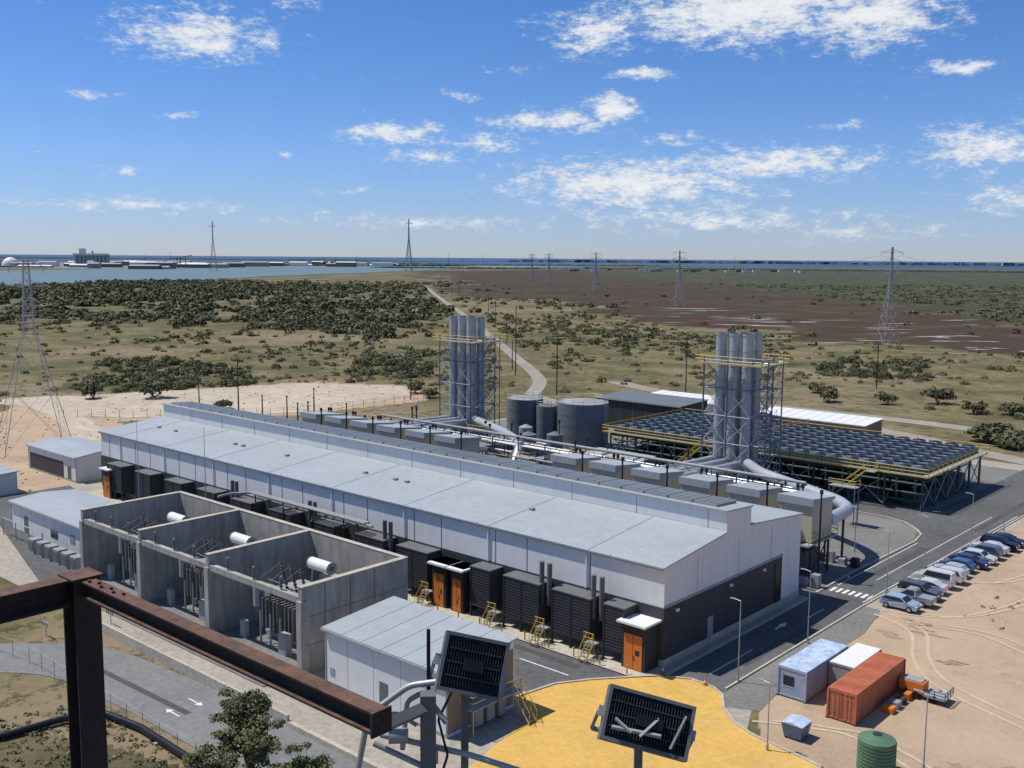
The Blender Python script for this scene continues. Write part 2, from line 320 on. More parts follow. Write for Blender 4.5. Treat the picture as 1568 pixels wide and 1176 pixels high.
for f,D0,cnt in clus:
    for i in range(cnt):
        D=D0*rs.uniform(.9,1.12); R=D*(f+rs.uniform(-.06,.06))
        c=Vector(wp(R,D)); L_=rs.uniform(5,26)*D/700; w=rs.uniform(1.0,4.5)*D/600; an=radians(41.53)+rs.uniform(-.35,.35)
        u=Vector((cos(an),sin(an))); n_=Vector((-u.y,u.x)); pts=[]
        for j in range(22):
            t=2*pi*j/22; k=rs.uniform(.35,1.2); p=c+u*cos(t)*L_*k+n_*sin(t)*w*k; pts.append((p.x,p.y,.12+len(b.f)*.002))
        b.add(pts,[tuple(range(22))],'saltpan')
b.obj("salt_marsh_pools")
# ------------------------------------------------------------------ scrub
def foliage_mat(n,c1,c2,c3):
    M=bpy.data.materials.new(n); M.use_nodes=True; t=M.node_tree;N=t.nodes;L=t.links;bs=N['Principled BSDF']; bs.inputs['Roughness'].default_value=.8; bs.inputs['Specular IOR Level'].default_value=.15
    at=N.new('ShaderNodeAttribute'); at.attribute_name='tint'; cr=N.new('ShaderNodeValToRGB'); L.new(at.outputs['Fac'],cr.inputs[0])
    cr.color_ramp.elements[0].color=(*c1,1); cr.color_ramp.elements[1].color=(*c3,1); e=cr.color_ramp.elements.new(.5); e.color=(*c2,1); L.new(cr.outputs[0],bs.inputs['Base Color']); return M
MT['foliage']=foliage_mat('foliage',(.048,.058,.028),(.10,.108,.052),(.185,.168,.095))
MT['gum_foliage']=foliage_mat('gum_foliage',(.045,.058,.025),(.10,.11,.045),(.19,.18,.085))
MT['dry_grass']=foliage_mat('dry_grass',(.07,.075,.03),(.15,.135,.06),(.28,.23,.12))
def leaves(C,RX,RZ,Nq,size,tone,inner=.7):
    vs=[];tt=[]
    for c,rx,rz,n,s,to in zip(C,RX,RZ,Nq,size,tone):
        d=rng.normal(size=(n,3)); d[:,2]=np.abs(d[:,2])*.9-.15; d/=np.linalg.norm(d,axis=1)[:,None]
        k=rng.uniform(inner,1.05,n)[:,None]; lump=1+.22*np.sin(d[:,:1]*5+c[0])*np.cos(d[:,1:2]*4+c[1])
        p=c+d*k*lump*np.array([rx,rx,rz])
        nn=d+rng.normal(size=(n,3))*.4; nn[:,2]+=.25; nn/=np.linalg.norm(nn,axis=1)[:,None]
        u=np.cross(nn,rng.normal(size=(n,3))); u/=np.linalg.norm(u,axis=1)[:,None]; w=np.cross(nn,u)
        ss=(s*rng.uniform(.6,1.3,n))[:,None]; u=u*ss; w=w*ss*.7
        vs.append(np.stack([p-u,p-w*.9,p+u,p+w],1).reshape(-1,3))
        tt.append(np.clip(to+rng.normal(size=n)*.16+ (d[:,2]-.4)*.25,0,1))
    return np.concatenate(vs),np.concatenate(tt)
def leafobj(name,V,T,k,parent=None):
    o=npmesh(name,V,np.arange(len(V)).reshape(-1,4)); a=o.data.attributes.new('tint','FLOAT','FACE'); a.data.foreach_set('value',T.astype(np.float32)); o.data.materials.append(MT[k])
    if parent: o.parent=parent
    return o
NC=44000
D=rng.uniform(210,1600,NC); R=D*rng.uniform(-.60,.60,NC); bx=R*.7486-D*.663; by=R*.663+D*.7486
jx,jy=warp(bx,by,np.clip(D*.08,5,90))
in1=pip(jx,jy,P_scr1);in2=pip(bx,by,P_scr2);in3=pip(bx,by,P_scr3);in4=pip(jx,jy,P_scr4);in5=pip(bx,by,P_scr5)
inm=pip(jx,jy,P_marsh)|pip(bx,by,P_pan); inmg=pip(jx,jy,P_mang); inw=pip(bx,by,river)
plant=((bx>-240)&(bx<-30)&(by<206))|pip(bx,by,P_sand)|pip(bx,by,P_sand2)|((bx>-175)&(by<262)&(by>200)&(bx<-40))
pth=np.full(NC,1e9)
for i in range(len(PATH)-1):
    p=np.array(PATH[i]);q=np.array(PATH[i+1]);dd=q-p;t=np.clip(((bx-p[0])*dd[0]+(by-p[1])*dd[1])/dd.dot(dd),0,1)
    pth=np.minimum(pth,np.hypot(bx-p[0]-dd[0]*t,by-p[1]-dd[1]*t))
cl=np.array([mnoise.noise(Vector((x/45,y/45,0)))+.5*mnoise.noise(Vector((x/14,y/14,3)))+.6*mnoise.noise(Vector((x/160,y/160,7))) for x,y in zip(bx,by)])
pr=np.where(cl>.12,.30,.06)
leftopen=(R/D<-.27)&(D>380)&(D<820)
pr=np.where(in1,np.where(cl>-.02,.66,.09),pr); pr=np.where(in1&leftopen,np.where(cl>.16,.7,.07),pr)
pr=np.where(in2|in3|in5,np.where(cl>-.45,.95,.3),pr); pr=np.where(in4,np.where(cl>.0,.7,.12),pr)
pr=np.where(inm,.006,pr); pr=np.where(inmg,np.where(cl>.0,.30,.04),pr)
pr=np.where(plant|inw|(pth<7),0,pr)
keep=rng.uniform(size=NC)<pr; bx,by,D,cl=bx[keep],by[keep],D[keep],cl[keep]
dense=(in1|in2|in3|in5)[keep]; mgk=inmg[keep]
print("bushes",len(bx))
rx=(rng.uniform(.6,1,len(bx))*rng.uniform(.8,2.9,len(bx)))*np.clip(D/430,.75,1.7)*np.where(dense,1.2,.8)*np.where(mgk,.8,1); rz=rx*rng.uniform(.55,.9,len(bx)); rz=np.minimum(rz,4.0)
nq=np.where(D<380,130,np.where(D<650,54,26)); sz=rx*np.where(D<380,.18,np.where(D<650,.28,.38))
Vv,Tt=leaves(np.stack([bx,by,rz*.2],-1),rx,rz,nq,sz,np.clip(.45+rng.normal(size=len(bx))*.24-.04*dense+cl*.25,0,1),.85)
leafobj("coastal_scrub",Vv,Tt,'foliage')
# grass tufts near the plant
n=2600; gx=rng.uniform(-96,-28,n); gy=rng.uniform(14,39,n); k_=np.ones(n,bool)
k_&=~((gx<-84)&(gy>33)); gx2=rng.uniform(-300,-165,900); gy2=rng.uniform(60,205,900); gx3=rng.uniform(-41,-10,160); gy3=rng.uniform(108,165,160); k3=(gx3>-34)
gx=np.concatenate([gx[k_],gx2,gx3[k3]]); gy=np.concatenate([gy[k_],gy2,gy3[k3]]); nn_=len(gx); gr=rng.uniform(.12,.42,nn_)
Vv,Tt=leaves(np.stack([gx,gy,np.zeros(nn_)+.02],-1),gr,gr*.8,np.full(nn_,14),gr*.35,rng.uniform(.2,.8,nn_),.3); leafobj("grass_tufts",Vv,Tt,'dry_grass')
def bush(x,y,r,h,n=260,k='foliage',name="bush",tone=.4):
    rt=root(name,(0,0,0)); b=B()
    for i in range(4): b.cyl((x,y,0),(x+random.uniform(-.5,.5)*r,y+random.uniform(-.5,.5)*r,h*.6),.09*r/2,'bark',5,r2=.03)
    b.obj("stems",rt)
    C=[];RX=[];RZ=[]
    for i in range(6): C.append((x+random.uniform(-.55,.55)*r,y+random.uniform(-.55,.55)*r,h*random.uniform(.3,.6)));RX.append(r*random.uniform(.45,.7));RZ.append(h*random.uniform(.3,.42))
    v,t=leaves(np.array(C),RX,RZ,[n//6]*6,[r*.13]*6,[tone+random.uniform(-.12,.12) for _ in C]); leafobj("foliage",v,t,k,rt)
for x,y,r,h in [(-252,140,4.5,5),(-262,128,3.5,4.2),(-222,142,2.8,3),(-210,196,3,4),(-200,192,2.4,3),(-66,228,5,4.5),(-60,224,4.5,4),(-55,231,5,5),(-118,262,3.5,4),(-104,268,3,3.5),(-95,280,4,4.5),(-128,278,3,3),(-82,268,3,3.4),(-74,272,3.5,3.6),(-66,262,3,3)]: bush(x,y,r,h,460)
def tree(name,x,y,h,cr,n=2600,seed=1,tone=.5):
    rs=random.Random(seed); rt=root(name); b=B()
    top=Vector((x+rs.uniform(-.6,.6),y+rs.uniform(-.6,.6),h*.55)); b.cyl((x,y,-.1),top,.2,'bark',8,r2=.12)
    C=[]
    for i in range(18):
        a=rs.uniform(0,2*pi); l=cr*rs.uniform(.2,.95); e=Vector((x+cos(a)*l,y+sin(a)*l,h*(1-.28*(l/cr)**2)*rs.uniform(.70,1.0)))
        s_=Vector((x,y,0)).lerp(top,rs.uniform(.45,1)); m=s_.lerp(e,.5)+Vector((0,0,rs.uniform(0,.5)))
        b.cyl(s_,m,.085,'bark',6,r2=.055); b.cyl(m,e,.055,'bark',5,r2=.02); C.append(e)
        for j in range(4):
            e2=e+Vector((rs.uniform(-1,1),rs.uniform(-1,1),rs.uniform(-.6,.4)))*cr*.35; b.cyl(m,e2,.03,'bark',4,r2=.012); C.append(e2)
    b.obj("trunk_and_limbs",rt); C=np.array([tuple(c) for c in C]); k=len(C)
    v,t=leaves(C,[cr*rs.uniform(.14,.27) for _ in C],[cr*rs.uniform(.10,.22) for _ in C],[n//k]*k,[.10]*k,[tone+rs.uniform(-.25,.25) for _ in C],.3); leafobj("foliage",v,t,'gum_foliage',rt)
tree("eucalyptus_tree",-56.8,37.6,8.9,2.9,13000,3,.58)
tree("eucalyptus_tree",-53.4,32.4,8.0,2.1,7500,5,.45)
tree("eucalyptus_tree",-50.8,38.0,7.6,1.9,6500,8,.55)
tree("eucalyptus_tree",-46,31.5,6.6,1.8,3500,9,.45)
tree("eucalyptus_tree",-38,35.5,5.6,1.8,3000,10,.6)
tree("eucalyptus_tree",-62.5,27.5,4.8,1.8,3500,12,.4)
tree("eucalyptus_tree",-36.2,40.5,5.2,1.3,2600,14,.6)
# ------------------------------------------------------------------ plant ground, roads
sheet("gravel_pad",[(-165,48),(-165,112),(-160,206),(-41,206),(-41,79),(-38,72),(-38,48)],.02,'gravel_pale')
sheet("gravel_apron",[(-160,106.5),(-160,200),(-52,200),(-49,150),(-49,106.5)],.028,'gravel_grey')
sheet("gravel_verge",[(-43.3,74),(-43.3,108),(-41.4,108),(-39.9,100),(-40.1,84),(-39,76)],.028,'gravel_grey')
sheet("asphalt_road",[(-165,62),(-117,50),(-117,70),(-100,70),(-73,70),(-58,64),(-56,66),(-43,60),(-43.4,108),(-42.1,164),(-42,215),(-52,215),(-53,156),(-115,156),(-115,149.4),(-64,149.1),(-55,148),(-51,145),(-49,138),(-49.4,118),(-49,108),(-49,76.4),(-51,74.4),(-158,74.4),(-165,76)],.036,'asphalt')
strip("perimeter_road",[(-112,20),(-102,33),(-93,41.5),(-82,43.4),(-70,43.9),(-57,43.9),(-40,43.5)],7.2,.044,'asphalt_pale')
sheet("concrete_apron",[(-158,74.4),(-158,78.2),(-50.2,78.2),(-49.2,76.5),(-51,74.4)],.14,'pale_concrete')
yel=[(-56,64.6),(-55.3,68.6),(-53.5,71.5),(-51.3,74.2),(-49.9,76.2),(-46.8,77.8),(-44.4,77.6),(-43,76.7),(-41.5,74.4),(-39.5,72.6),(-37.5,71.7),(-30.8,70.4),(-24,64),(-26,45),(-49,45),(-50.4,52),(-51.3,56),(-52.5,61.9)]
sheet("yellow_paved_area",yel,.048,'yellow_ground')
b=B(); rs=random.Random(9)
for (x,y,rx_,ry_) in ((-38.4,102,1.4,.6),(-35.2,104.2,1.8,.5),(-22.5,76.5,1.6,.9),(-20,79,1.2,1.6),(-37.2,106.5,.9,.5),(-31,98,1.0,.5)):
    for q_ in range(3):
        cx,cy=x+rs.uniform(-1.2,1.2),y+rs.uniform(-1.2,1.2)
        b.add([(cx+rx_*cos(2*pi*j/20)*rs.uniform(.3,1.1),cy+ry_*sin(2*pi*j/20)*rs.uniform(.3,1.1),.012+len(b.f)*.002) for j in range(20)],[tuple(range(20))],'sand_damp')
b.obj("damp_soil_patches")
for i,pts in enumerate(([(-41,107),(-36,104),(-33,97),(-29,92),(-20,88)],[(-41,108.5),(-34,112),(-30,125),(-29,145),(-31,160)],[(-41,124),(-35,127),(-32,138),(-31,152)],[(-38,74.5),(-34,76.5),(-29,77),(-15,70)],[(-36,107),(-30,108),(-22,104),(-10,100)])):
    for sgn in (-.8,.8): strip("wheel_tracks",[(x+sgn*.7,y+sgn*.7) for x,y in pts],.34,.03+.002*i+(.001 if sgn>0 else 0),'sand_track')
b=B()
def kerb(pts,w=.18,h=.14,closed=False,k='pale_concrete'):
    n=len(pts)
    for i in range(n if closed else n-1):
        p=Vector(pts[i]);q=Vector(pts[(i+1)%n]);d=(q-p).normalized();nn=Vector((-d.y,d.x))*w/2
        b.add([(*(p-nn),0),(*(q-nn),0),(*(q+nn),0),(*(p+nn),0),(*(p-nn),h),(*(q-nn),h),(*(q+nn),h),(*(p+nn),h)],[(4,5,6,7),(0,1,5,4),(1,2,6,5),(2,3,7,6),(3,0,4,7)],k)
kerb(yel[:12],.24,.15); kerb([(-43.4,78),(-43.4,108),(-42.6,135),(-42.1,164)],.2,.15)
kerb([(-49.2,108),(-49.4,118),(-48.9,138.2),(-49.6,142.5),(-50.9,144.7),(-53.9,147.8),(-57,148.9),(-64,149.1),(-110,149.2)],.22,.15)
kerb([(-49,76.6),(-49,106)],.3,.15)
kerb([(-150,71.5),(-118,71.3),(-73,70.2),(-62,66.2)],.2,.14)
b.obj("road_kerb")
b=B()
def line(x0,y0,x1,y1,w=.13,z=.052,k='line_white'):
    p=Vector((x0,y0));q=Vector((x1,y1));d=(q-p).normalized();nn=Vector((-d.y,d.x))*w/2
    b.add([(*(p-nn),z),(*(q-nn),z),(*(q+nn),z),(*(p+nn),z)],[(0,1,2,3)],k)
for (x0,y0,x1,y1,w) in ((-70,73,-56,73,.9),(-45,84,-45,99,.8),(-47,120,-46.6,136,1.1),(-92,42.5,-74,43.2,.6),(-44.6,150,-44.4,175,.8),(-46,140,-44,140.6,.5)): line(x0,y0,x1,y1,w,.0485,'asphalt_dark')
b.obj("asphalt_repair_patches"); b=B()
line(-61.5,70.9,-55.6,70.9,.16); line(-46.2,80,-46.2,88); line(-46.2,100,-46.2,104)
for i in range(7): line(-48.4+i*.75,110.5,-48.4+i*.75,112.2,.4)
line(-43.9,109,-42.7,163,.11); line(-48.6,113,-48.4,138,.11)
line(-46,118,-45.4,160,.1)
for i in range(15): line(-43.2,108.6+i*2.72,-38.4,108.6+i*2.72,.08)
def arrow(x,y,s,z=.056):
    line(x-1.1*s,y,x+.3*s,y,.14,z); b.add([(x+.3*s,y-.35,z),(x+1.0*s,y,z),(x+.3*s,y+.35,z)],[(0,1,2)] if s>0 else [(2,1,0)],'line_white')
arrow(-75.5,44.8,1); arrow(-75.2,42.4,-1)
for y in (96,): b.add([(-47.6,y,.056),(-46.8,y,.056),(-47.2,y+1.4,.056)],[(0,1,2)],'line_white'); line(-47.2,y-1.3,-47.2,y,.25,.056)
b.obj("road_markings")
rw=root("concrete_barrier_wall"); b=B()
for x in np.arange(-108,-66,3.0): b.box(x+.02,47.3,0,x+2.98,47.55,1.0,'pale_concrete')
b.box(-66.0,47.25,0,-52,47.65,.5,'pale_concrete'); b.obj("barrier",rw)
rp=root("black_pipeline"); b=B(); b.pipe([(-84,26,.35),(-80.6,30.7,.35),(-80,35.5,.4),(-78.5,38.2,.4),(-74,38.9,.4),(-55,38.6,.35),(-40,38.2,.3)],.28,'black_plastic'); 
for x in range(-76,-40,5): b.box(x-.15,38.4,0,x+.15,39.1,.2,'concrete')
b.obj("pipe",rp)
strip("gravel_path",PATH,4.4,.06,'path_pale')
strip("dirt_track",[(-184,216),(-165,206),(-150,200)],5,.06,'path_pale')
strip("far_road",[(-186,258),(-165,249),(-144,243.5),(-121,243),(-90.3,244),(-63.6,240),(-30,232),(20,220)],6.5,.06,'path_pale')
strip("service_road",[(-118,226),(-99.6,228),(-80,222),(-64.5,214),(-42,205),(-5,195)],6,.062,'path_pale')
sheet("sandy_yard",rough([(-276,114),(-262,150),(-250,188),(-225,203),(-205,192),(-202,160),(-205,140),(-222,122),(-240,110)],2.5,5,2),.05,'sand_light')
strip("sandy_track",[(-300,95),(-262,112),(-225,106),(-200,97),(-170,92)],7,.055,'sand_light')
# ------------------------------------------------------------------ engine hall
H=root("engine_hall_building")
X0,X1,Y0,Y1=-158,-50.2,78.2,106
b=B()
b.prism([(Y0,.8),(Y1,.8),(Y1,9.6),(94.3,10.6),(94.3,12.6),(89.4,12.95),(89.4,10.75),(Y0,9.6)],X0,X1,'white_clad')
b.obj("walls",H)
b=B()
b.box(X0-.06,Y0-.06,.0,X1+.06,Y1+.06,.8,'pale_concrete'); b.obj("plinth",H)
b=B()
b.box(X0+.1,Y0-.1,.8,X1+.08,Y0,5.8,'dark_clad'); b.box(X1,Y0,.8,X1+.08,101.6,5.8,'dark_clad'); b.box(X0-.08,Y0-.1,.8,X0,101,5.6,'dark_clad'); b.obj("dark_cladding",H)
b=B()
b.prism([(Y0-.35,9.58),(89.35,10.77),(89.35,10.92),(Y0-.35,9.73)],X0-.3,X1+.12,'roof_metal')
b.prism([(94.35,10.65),(Y1+.3,9.58),(Y1+.3,9.72),(94.35,10.8)],X0-.3,X1+.12,'roof_metal')
b.prism([(89.1,12.95),(94.6,12.6),(94.6,12.75),(89.1,13.1)],X0-.3,X1+.12,'roof_metal'); b.obj("roof",H)
b=B()
x=X0+1.5
while x<X1-3:
    b.prism([(90.0,13.04),(94.0,12.79),(94.0,13.10),(90.0,13.32)],x,x+2.7,'grey_metal')
    for k in range(3): b.prism([(90.15,13.325),(93.85,13.105),(93.85,13.13),(90.15,13.35)],x+.15+k*.85,x+.85+k*.85,'vent_dark')
    x+=3.0
b.obj("roof_ventilators",H)
b=B(); i=0; x=X1-8.6
while x>X0+2: b.box(x-.04,Y0-.03,5.8,x+.04,Y0,9.55,'mid_metal'); x-=4.4 if i%2 else 8.2; i+=1
b.box(X0,Y0-.32,9.42,X1,Y0-.06,9.57,'grey_metal')
for x in np.arange(X1-9,X0,-13.2): b.box(x-.07,Y0-.2,5.8,x+.07,Y0-.06,9.4,'white_paint')
b.box(X1,Y0+.1,5.78,X1+.12,101.7,5.95,'grey_metal')
for y in (84,92,99): b.box(X1,y-.03,5.95,X1+.02,y+.03,9.7,'grey_metal')
b.box(X1+.08,100,.8,X1+.14,101.2,5.2,'black_plastic'); b.box(X1+.06,86,.8,X1+.14,87,2.9,'grey_metal')
for y in (80,90,97): b.box(X1+.13,y,5.1,X1+.35,y+.4,5.35,'white_paint')
for x in np.arange(X0+5,X1,8.8): b.box(x-.035,Y0-.3,9.74,x+.035,Y0-.2,9.8,'mid_metal')
for x in np.arange(X0+6.6,X1,13.2): b.prism([(Y0-.3,9.742),(89.3,10.922),(89.3,10.945),(Y0-.3,9.765)],x,x+.09,'grey_metal')
for yy,zz in ((82.2,10.14),(86,10.54)): b.box(X0,yy-.02,zz,X1,yy+.02,zz+.025,'roof_metal')
rs=random.Random(3)
for i in range(9): x=rs.uniform(X0+6,X1-6); b.box(x,84,10.3,x+.5,84.5,10.65,'grey_metal')
for x in np.arange(X0+8.8,X1,8.8): b.box(x-.025,89.37,10.95,x+.025,89.395,12.9,'grey_metal')
b.obj("trim_and_gutters",H)
b=B()
def louvre(x0,x1,z0=1.3,z1=5.5,y0=76.1):
    b.box(x0,y0,z0,x1,Y0-.11,z1,'louvre'); b.box(x0-.1,y0-.1,z1,x1+.1,Y0-.11,z1+.12,'mid_metal')
    n=2 if x1-x0>3 else 1
    for i in range(n+1):
        x=x0+(x1-x0)*i/n; b.box(x-.07,y0-.1,0.14,x+.07,y0+.1,z1,'dark_metal'); 
    for i in range(int((z1-z0)/.30)): b.box(x0+.08,y0-.06,z0+.08+i*.30,x1-.08,y0-.005,z0+.22+i*.30,'dark_clad')
xs=[(-55.5,-53.2),(-61.8,-57.2),(-68.3,-63.6),(-73,-70.3),(-84.6,-79.7),(-91.8,-87)]
x=-96
while x>-150: xs.append((x-4.4,x)); x-=8.6
for a,c in xs: louvre(a,c)
def door(x0,x1,z1=3.6,y=75.8):
    b.box(x0-.3,y,.14,x1+.3,Y0-.11,z1+1.0,'dark_metal'); b.box(x0-.6,y-.5,z1+1.0,x1+.6,Y0-.11,z1+1.2,'white_paint')
    b.box(x0,y-.05,.2,(x0+x1)/2-.03,y,z1,'orange_paint'); b.box((x0+x1)/2+.03,y-.05,.2,x1,y,z1,'orange_paint')
    b.box((x0+x1)/2+.1,y-.09,1.1,(x0+x1)/2+.16,y-.051,1.5,'dark_metal'); b.box((x0+x1)/2+.25,y-.06,1.6,x1-.25,y-.051,2.1,'dark_metal')
door(-52.9,-50.9,3.5); door(-78.3,-76.8,3.8); door(-75.4,-74.2,3.8); door(-152.8,-151,3.6); 
b.box(-78.9,75.9,4.8,-73.9,Y0-.11,5.0,'mid_metal')
for x0 in (-60.8,-67.3,-91,-105,-122):
    for k in range(2): b.cyl((x0+3.5+k*1.0,76.8,3.5),(x0+3.5+k*1.0,76.8,7.8),.26,'mid_metal',10); 
b.obj("intake_louvres_and_doors",H)
b=B()
for x in (-56.6,-62.7,-69.2,-79.2,-86,-94,-103,-112,-120,-129):
    b.box(x-.6,75.2,1.5,x+.6,76.1,1.58,'grey_metal'); b.rail([(x-.6,75.2,1.58),(x+.6,75.2,1.58)],1.05,step=.6,r=.03); b.stair((x+.1,74.0,.15),(x+.1,75.2,1.55),.8)
    b.beam((x-.6,75.25,.1),(x-.6,75.25,1.5),.06,'yellow_paint'); b.beam((x+.6,75.25,.1),(x+.6,75.25,1.5),.06,'yellow_paint')
for x in np.arange(-92,-51,3.1): b.cyl((x,74.6,.14),(x,74.6,1.05),.07,'yellow_paint',8)
b.obj("access_stairs",H)
b=B()
for x in (-112,-106,-100,-94): b.box(x-.1,75.9,5.8,x+.1,Y0,6.0,'mid_metal'); b.beam((x,76,4),(x,76,7.2),.14,'dark_metal')
for y,z in ((76.0,7.1),(76.5,7.1),(77.1,6.5)): b.cyl((-113,y,z),(-90,y,z),.16,'grey_metal',8)
b.pipe([(-113,76,7.1),(-114.5,74,7.1),(-114.5,72,7.0)],.16,'grey_metal'); b.obj("pipe_bridge",H)
for x,y,h in ((-119,73,15.5),(-137,73.2,14.5)):
    r_=root("lightning_mast"); b=B(); b.cyl((x,y,0),(x,y,h*.5),.1,'galv',8,r2=.07); b.cyl((x,y,h*.5),(x,y,h),.06,'galv',6,r2=.03); b.box(x-.3,y-.3,0,x+.3,y+.3,.25,'concrete'); b.obj("mast",r_)
# ------------------------------------------------------------------ transformer bays
T=root("transformer_bay_structure"); b=B()
b.box(-115.6,66.9,0,-73.4,67.4,8.3,'concrete')
for x in (-115.4,-102.2,-88.8,-73.6): b.box(x-.25,54.4,0,x+.25,66.9,8.3,'concrete'); b.box(x-.35,54.2,0,x+.35,54.9,7.0,'concrete')
for xa,xb in ((-115.1,-102.5),(-101.9,-89.1),(-88.5,-73.9)):
    b.box(xa,54.45,6.7,xb,54.95,7.3,'concrete')
    for i in range(3):
        x=xa+(xb-xa)*(.2+.3*i); b.cyl((x,54.7,7.3),(x,54.7,8.6),.1,'grey_metal',8)
        for j in range(4): b.cyl((x,54.7,7.6+j*.25),(x,54.7,7.68+j*.25),.19,'ceramic',8)
b.box(-115.1,50.5,0.0,-73.9,66.9,.12,'gravel_grey')
for x in (-115.4,-102.2,-88.8,-73.6): b.box(x-.32,54.35,8.3,x+.32,66.85,8.36,'pale_concrete')
b.box(-115.65,66.87,8.3,-73.35,67.45,8.365,'pale_concrete')
for y in (57,60,63): b.box(-73.35,y,.1,-73.3,y+.04,8.2,'mid_metal')
for z in (2.7,5.4): b.box(-73.35,54.45,z,-73.325,67.3,z+.04,'mid_metal')
b.obj("blast_walls",T)
for cx in (-108.6,-95.3,-81.4):
    t=root("power_transformer"); b=B()
    b.box(cx-2.8,58.6,.6,cx+2.8,62.6,4.6,'mid_metal'); b.box(cx-3.0,58.4,4.6,cx+3.0,62.8,4.8,'grey_metal'); b.box(cx-3.2,58.2,.12,cx+3.2,63,.6,'concrete')
    for i in range(9): b.box(cx-2.6+i*.62,57.4,1.2,cx-2.4+i*.62,58.6,4.2,'mid_metal')
    for i in range(5): b.box(cx+2.8,58.9+i*.7,1.2,cx+4.2,59.1+i*.7,4.2,'grey_metal'); b.box(cx-4.2,58.9+i*.7,1.2,cx-2.8,59.1+i*.7,4.2,'grey_metal')
    b.cyl((cx-1.6,62.9,6.8),(cx+1.6,62.9,6.8),.6,'white_paint',16); b.cyl((cx-1.66,62.9,6.8),(cx-1.6,62.9,6.8),.66,'grey_metal',16); b.cyl((cx+1.6,62.9,6.8),(cx+1.66,62.9,6.8),.66,'grey_metal',16); b.cyl((cx+1.66,62.9,6.8),(cx+1.72,62.9,6.8),.25,'mid_metal',12)
    b.beam((cx-1.3,62.6,4.8),(cx-1.3,62.8,6.4),.2,'grey_metal'); b.beam((cx+1.3,62.6,4.8),(cx+1.3,62.8,6.4),.2,'grey_metal')
    b.rail([(cx-2.9,58.5,4.8),(cx+2.9,58.5,4.8)],1,'grey_metal',.03,1.5)
    b.box(cx-1,63.4,4.2,cx+.6,64.6,5.6,'grey_metal'); b.pipe([(cx+2.4,61,4.8),(cx+2.4,61,6),(cx+3.6,64.5,6),(cx+3.6,66.6,6)],.1,'grey_metal',6)
    for i in range(3):
        x=cx-1.6+i*1.6; b.cyl((x,59.8,4.8),(x-.1,59.2,7.6),.12,'ceramic',8,r2=.06)
        for j in range(8): q=Vector((x,59.8,4.9)).lerp(Vector((x-.1,59.2,7.5)),j/8); b.cyl(q,q+Vector((0,-.03,.08)),.2,'ceramic',8)
        b.cyl((x,56.6,.1),(x,56.6,3.4),.1,'grey_metal',8); b.cyl((x,56.6,3.4),(x,56.6,5.2),.11,'ceramic',8); b.pipe([(x-.1,59.2,7.6),(x,56.6,6.6),(x,56.6,5.2)],.03,'mid_metal',5)
    b.box(cx+2.2,55.9,.1,cx+3.4,56.6,2.2,'grey_metal'); b.box(cx-4.3,56,.1,cx-3.5,56.5,1.9,'grey_metal'); b.cyl((cx-3.4,57.6,3.2),(cx-3.4,57.6,5.2),.5,'grey_metal',10)
    b.obj("transformer_body",t)
# ------------------------------------------------------------------ sheds
def shed(name,x0,x1,y0,y1,z0,z1,wall='white_clad',roof='roof_metal',gable=None,gw=None,win=()):
    r_=root(name); b=B()
    if gable is None: prof=[(y0,0),(y1,0),(y1,z1),(y0,z0)]; b.prism(prof,x0,x1,wall); b.obj("walls",r_); b=B(); b.prism([(y0-.3,z0+.003),(y1+.3,z1+.02),(y1+.3,z1+.15),(y0-.3,z0+.13)],x0-.25,x1+.25,roof)
    else:
        ym=(y0+y1)/2; b.prism([(y0,0),(y1,0),(y1,z0),(ym,z1),(y0,z0)],x0,x1,wall); b.obj("walls",r_); b=B()
        b.prism([(y0-.3,z0-.02),(ym,z1+.01),(ym,z1+.13),(y0-.3,z0+.1)],x0-.25,x1+.25,roof); b.prism([(ym+.003,z1+.01),(y1+.3,z0-.02),(y1+.3,z0+.1),(ym+.003,z1+.13)],x0-.25,x1+.25,roof)
    b.obj("roof",r_); b=B()
    b.box(x0-.03,y0-.03,0,x1+.03,y0,.35,'concrete')
    for x in (x0,x1): b.box(x-.06,y0-.06,.36,x+.06,y0-.001,z0-.05,'grey_metal')
    if gw: b.box(x1,y0+.1,.3,x1+.03,y1-.1,min(z0,z1)-.1,gw)
    for x in np.arange(x0+3,x1-1,3.4): b.box(x-.015,y0-.012,.36,x+.015,y0-.001,z0-.1,'grey_metal')
    b.box(x0-.25,y0-.42,z0-.12,x1+.25,y0-.31,z0+.04,'grey_metal')
    if gable is None:
        n=max(2,int((x1-x0)/2.4))
        for i in range(1,n): x=x0+(x1-x0)*i/n; b.prism([(y0-.28,z0+.132),(y1+.28,z1+.152),(y1+.28,z1+.175),(y0-.28,z0+.155)],x,x+.06,'grey_metal')
    for (xa,za,xb,zb,k) in win: b.box(xa,y0-.05,za,xb,y0-.013,zb,k)
    b.obj("fittings",r_); return r_
s=shed("switchgear_shed",-70.2,-55,54.6,62.6,5.3,6.0,gw='beige_wall',win=[(-69.6,1.2,-69,1.9,'grey_metal'),(-63,0.36,-62,2.5,'mid_metal')])
b=B()
b.box(-54.9,56,2.2,-53.4,61.8,2.3,'grey_metal'); b.rail([(-53.4,56,2.3),(-53.4,61.8,2.3)],r=.03); b.stair((-51.6,61.2,.1),(-53.4,61.2,2.3)); b.rail([(-54.9,56,2.3),(-53.4,56,2.3)],r=.03)
for x,y in ((-53.5,56.1),(-53.5,61.6)): b.beam((x,y,0),(x,y,2.2),.1,'yellow_paint')
for y in (57.2,58.6,60): b.box(-54.95,y,.3,-54.3,y+.9,2.0,'grey_metal'); 
b.obj("access_platform",s)
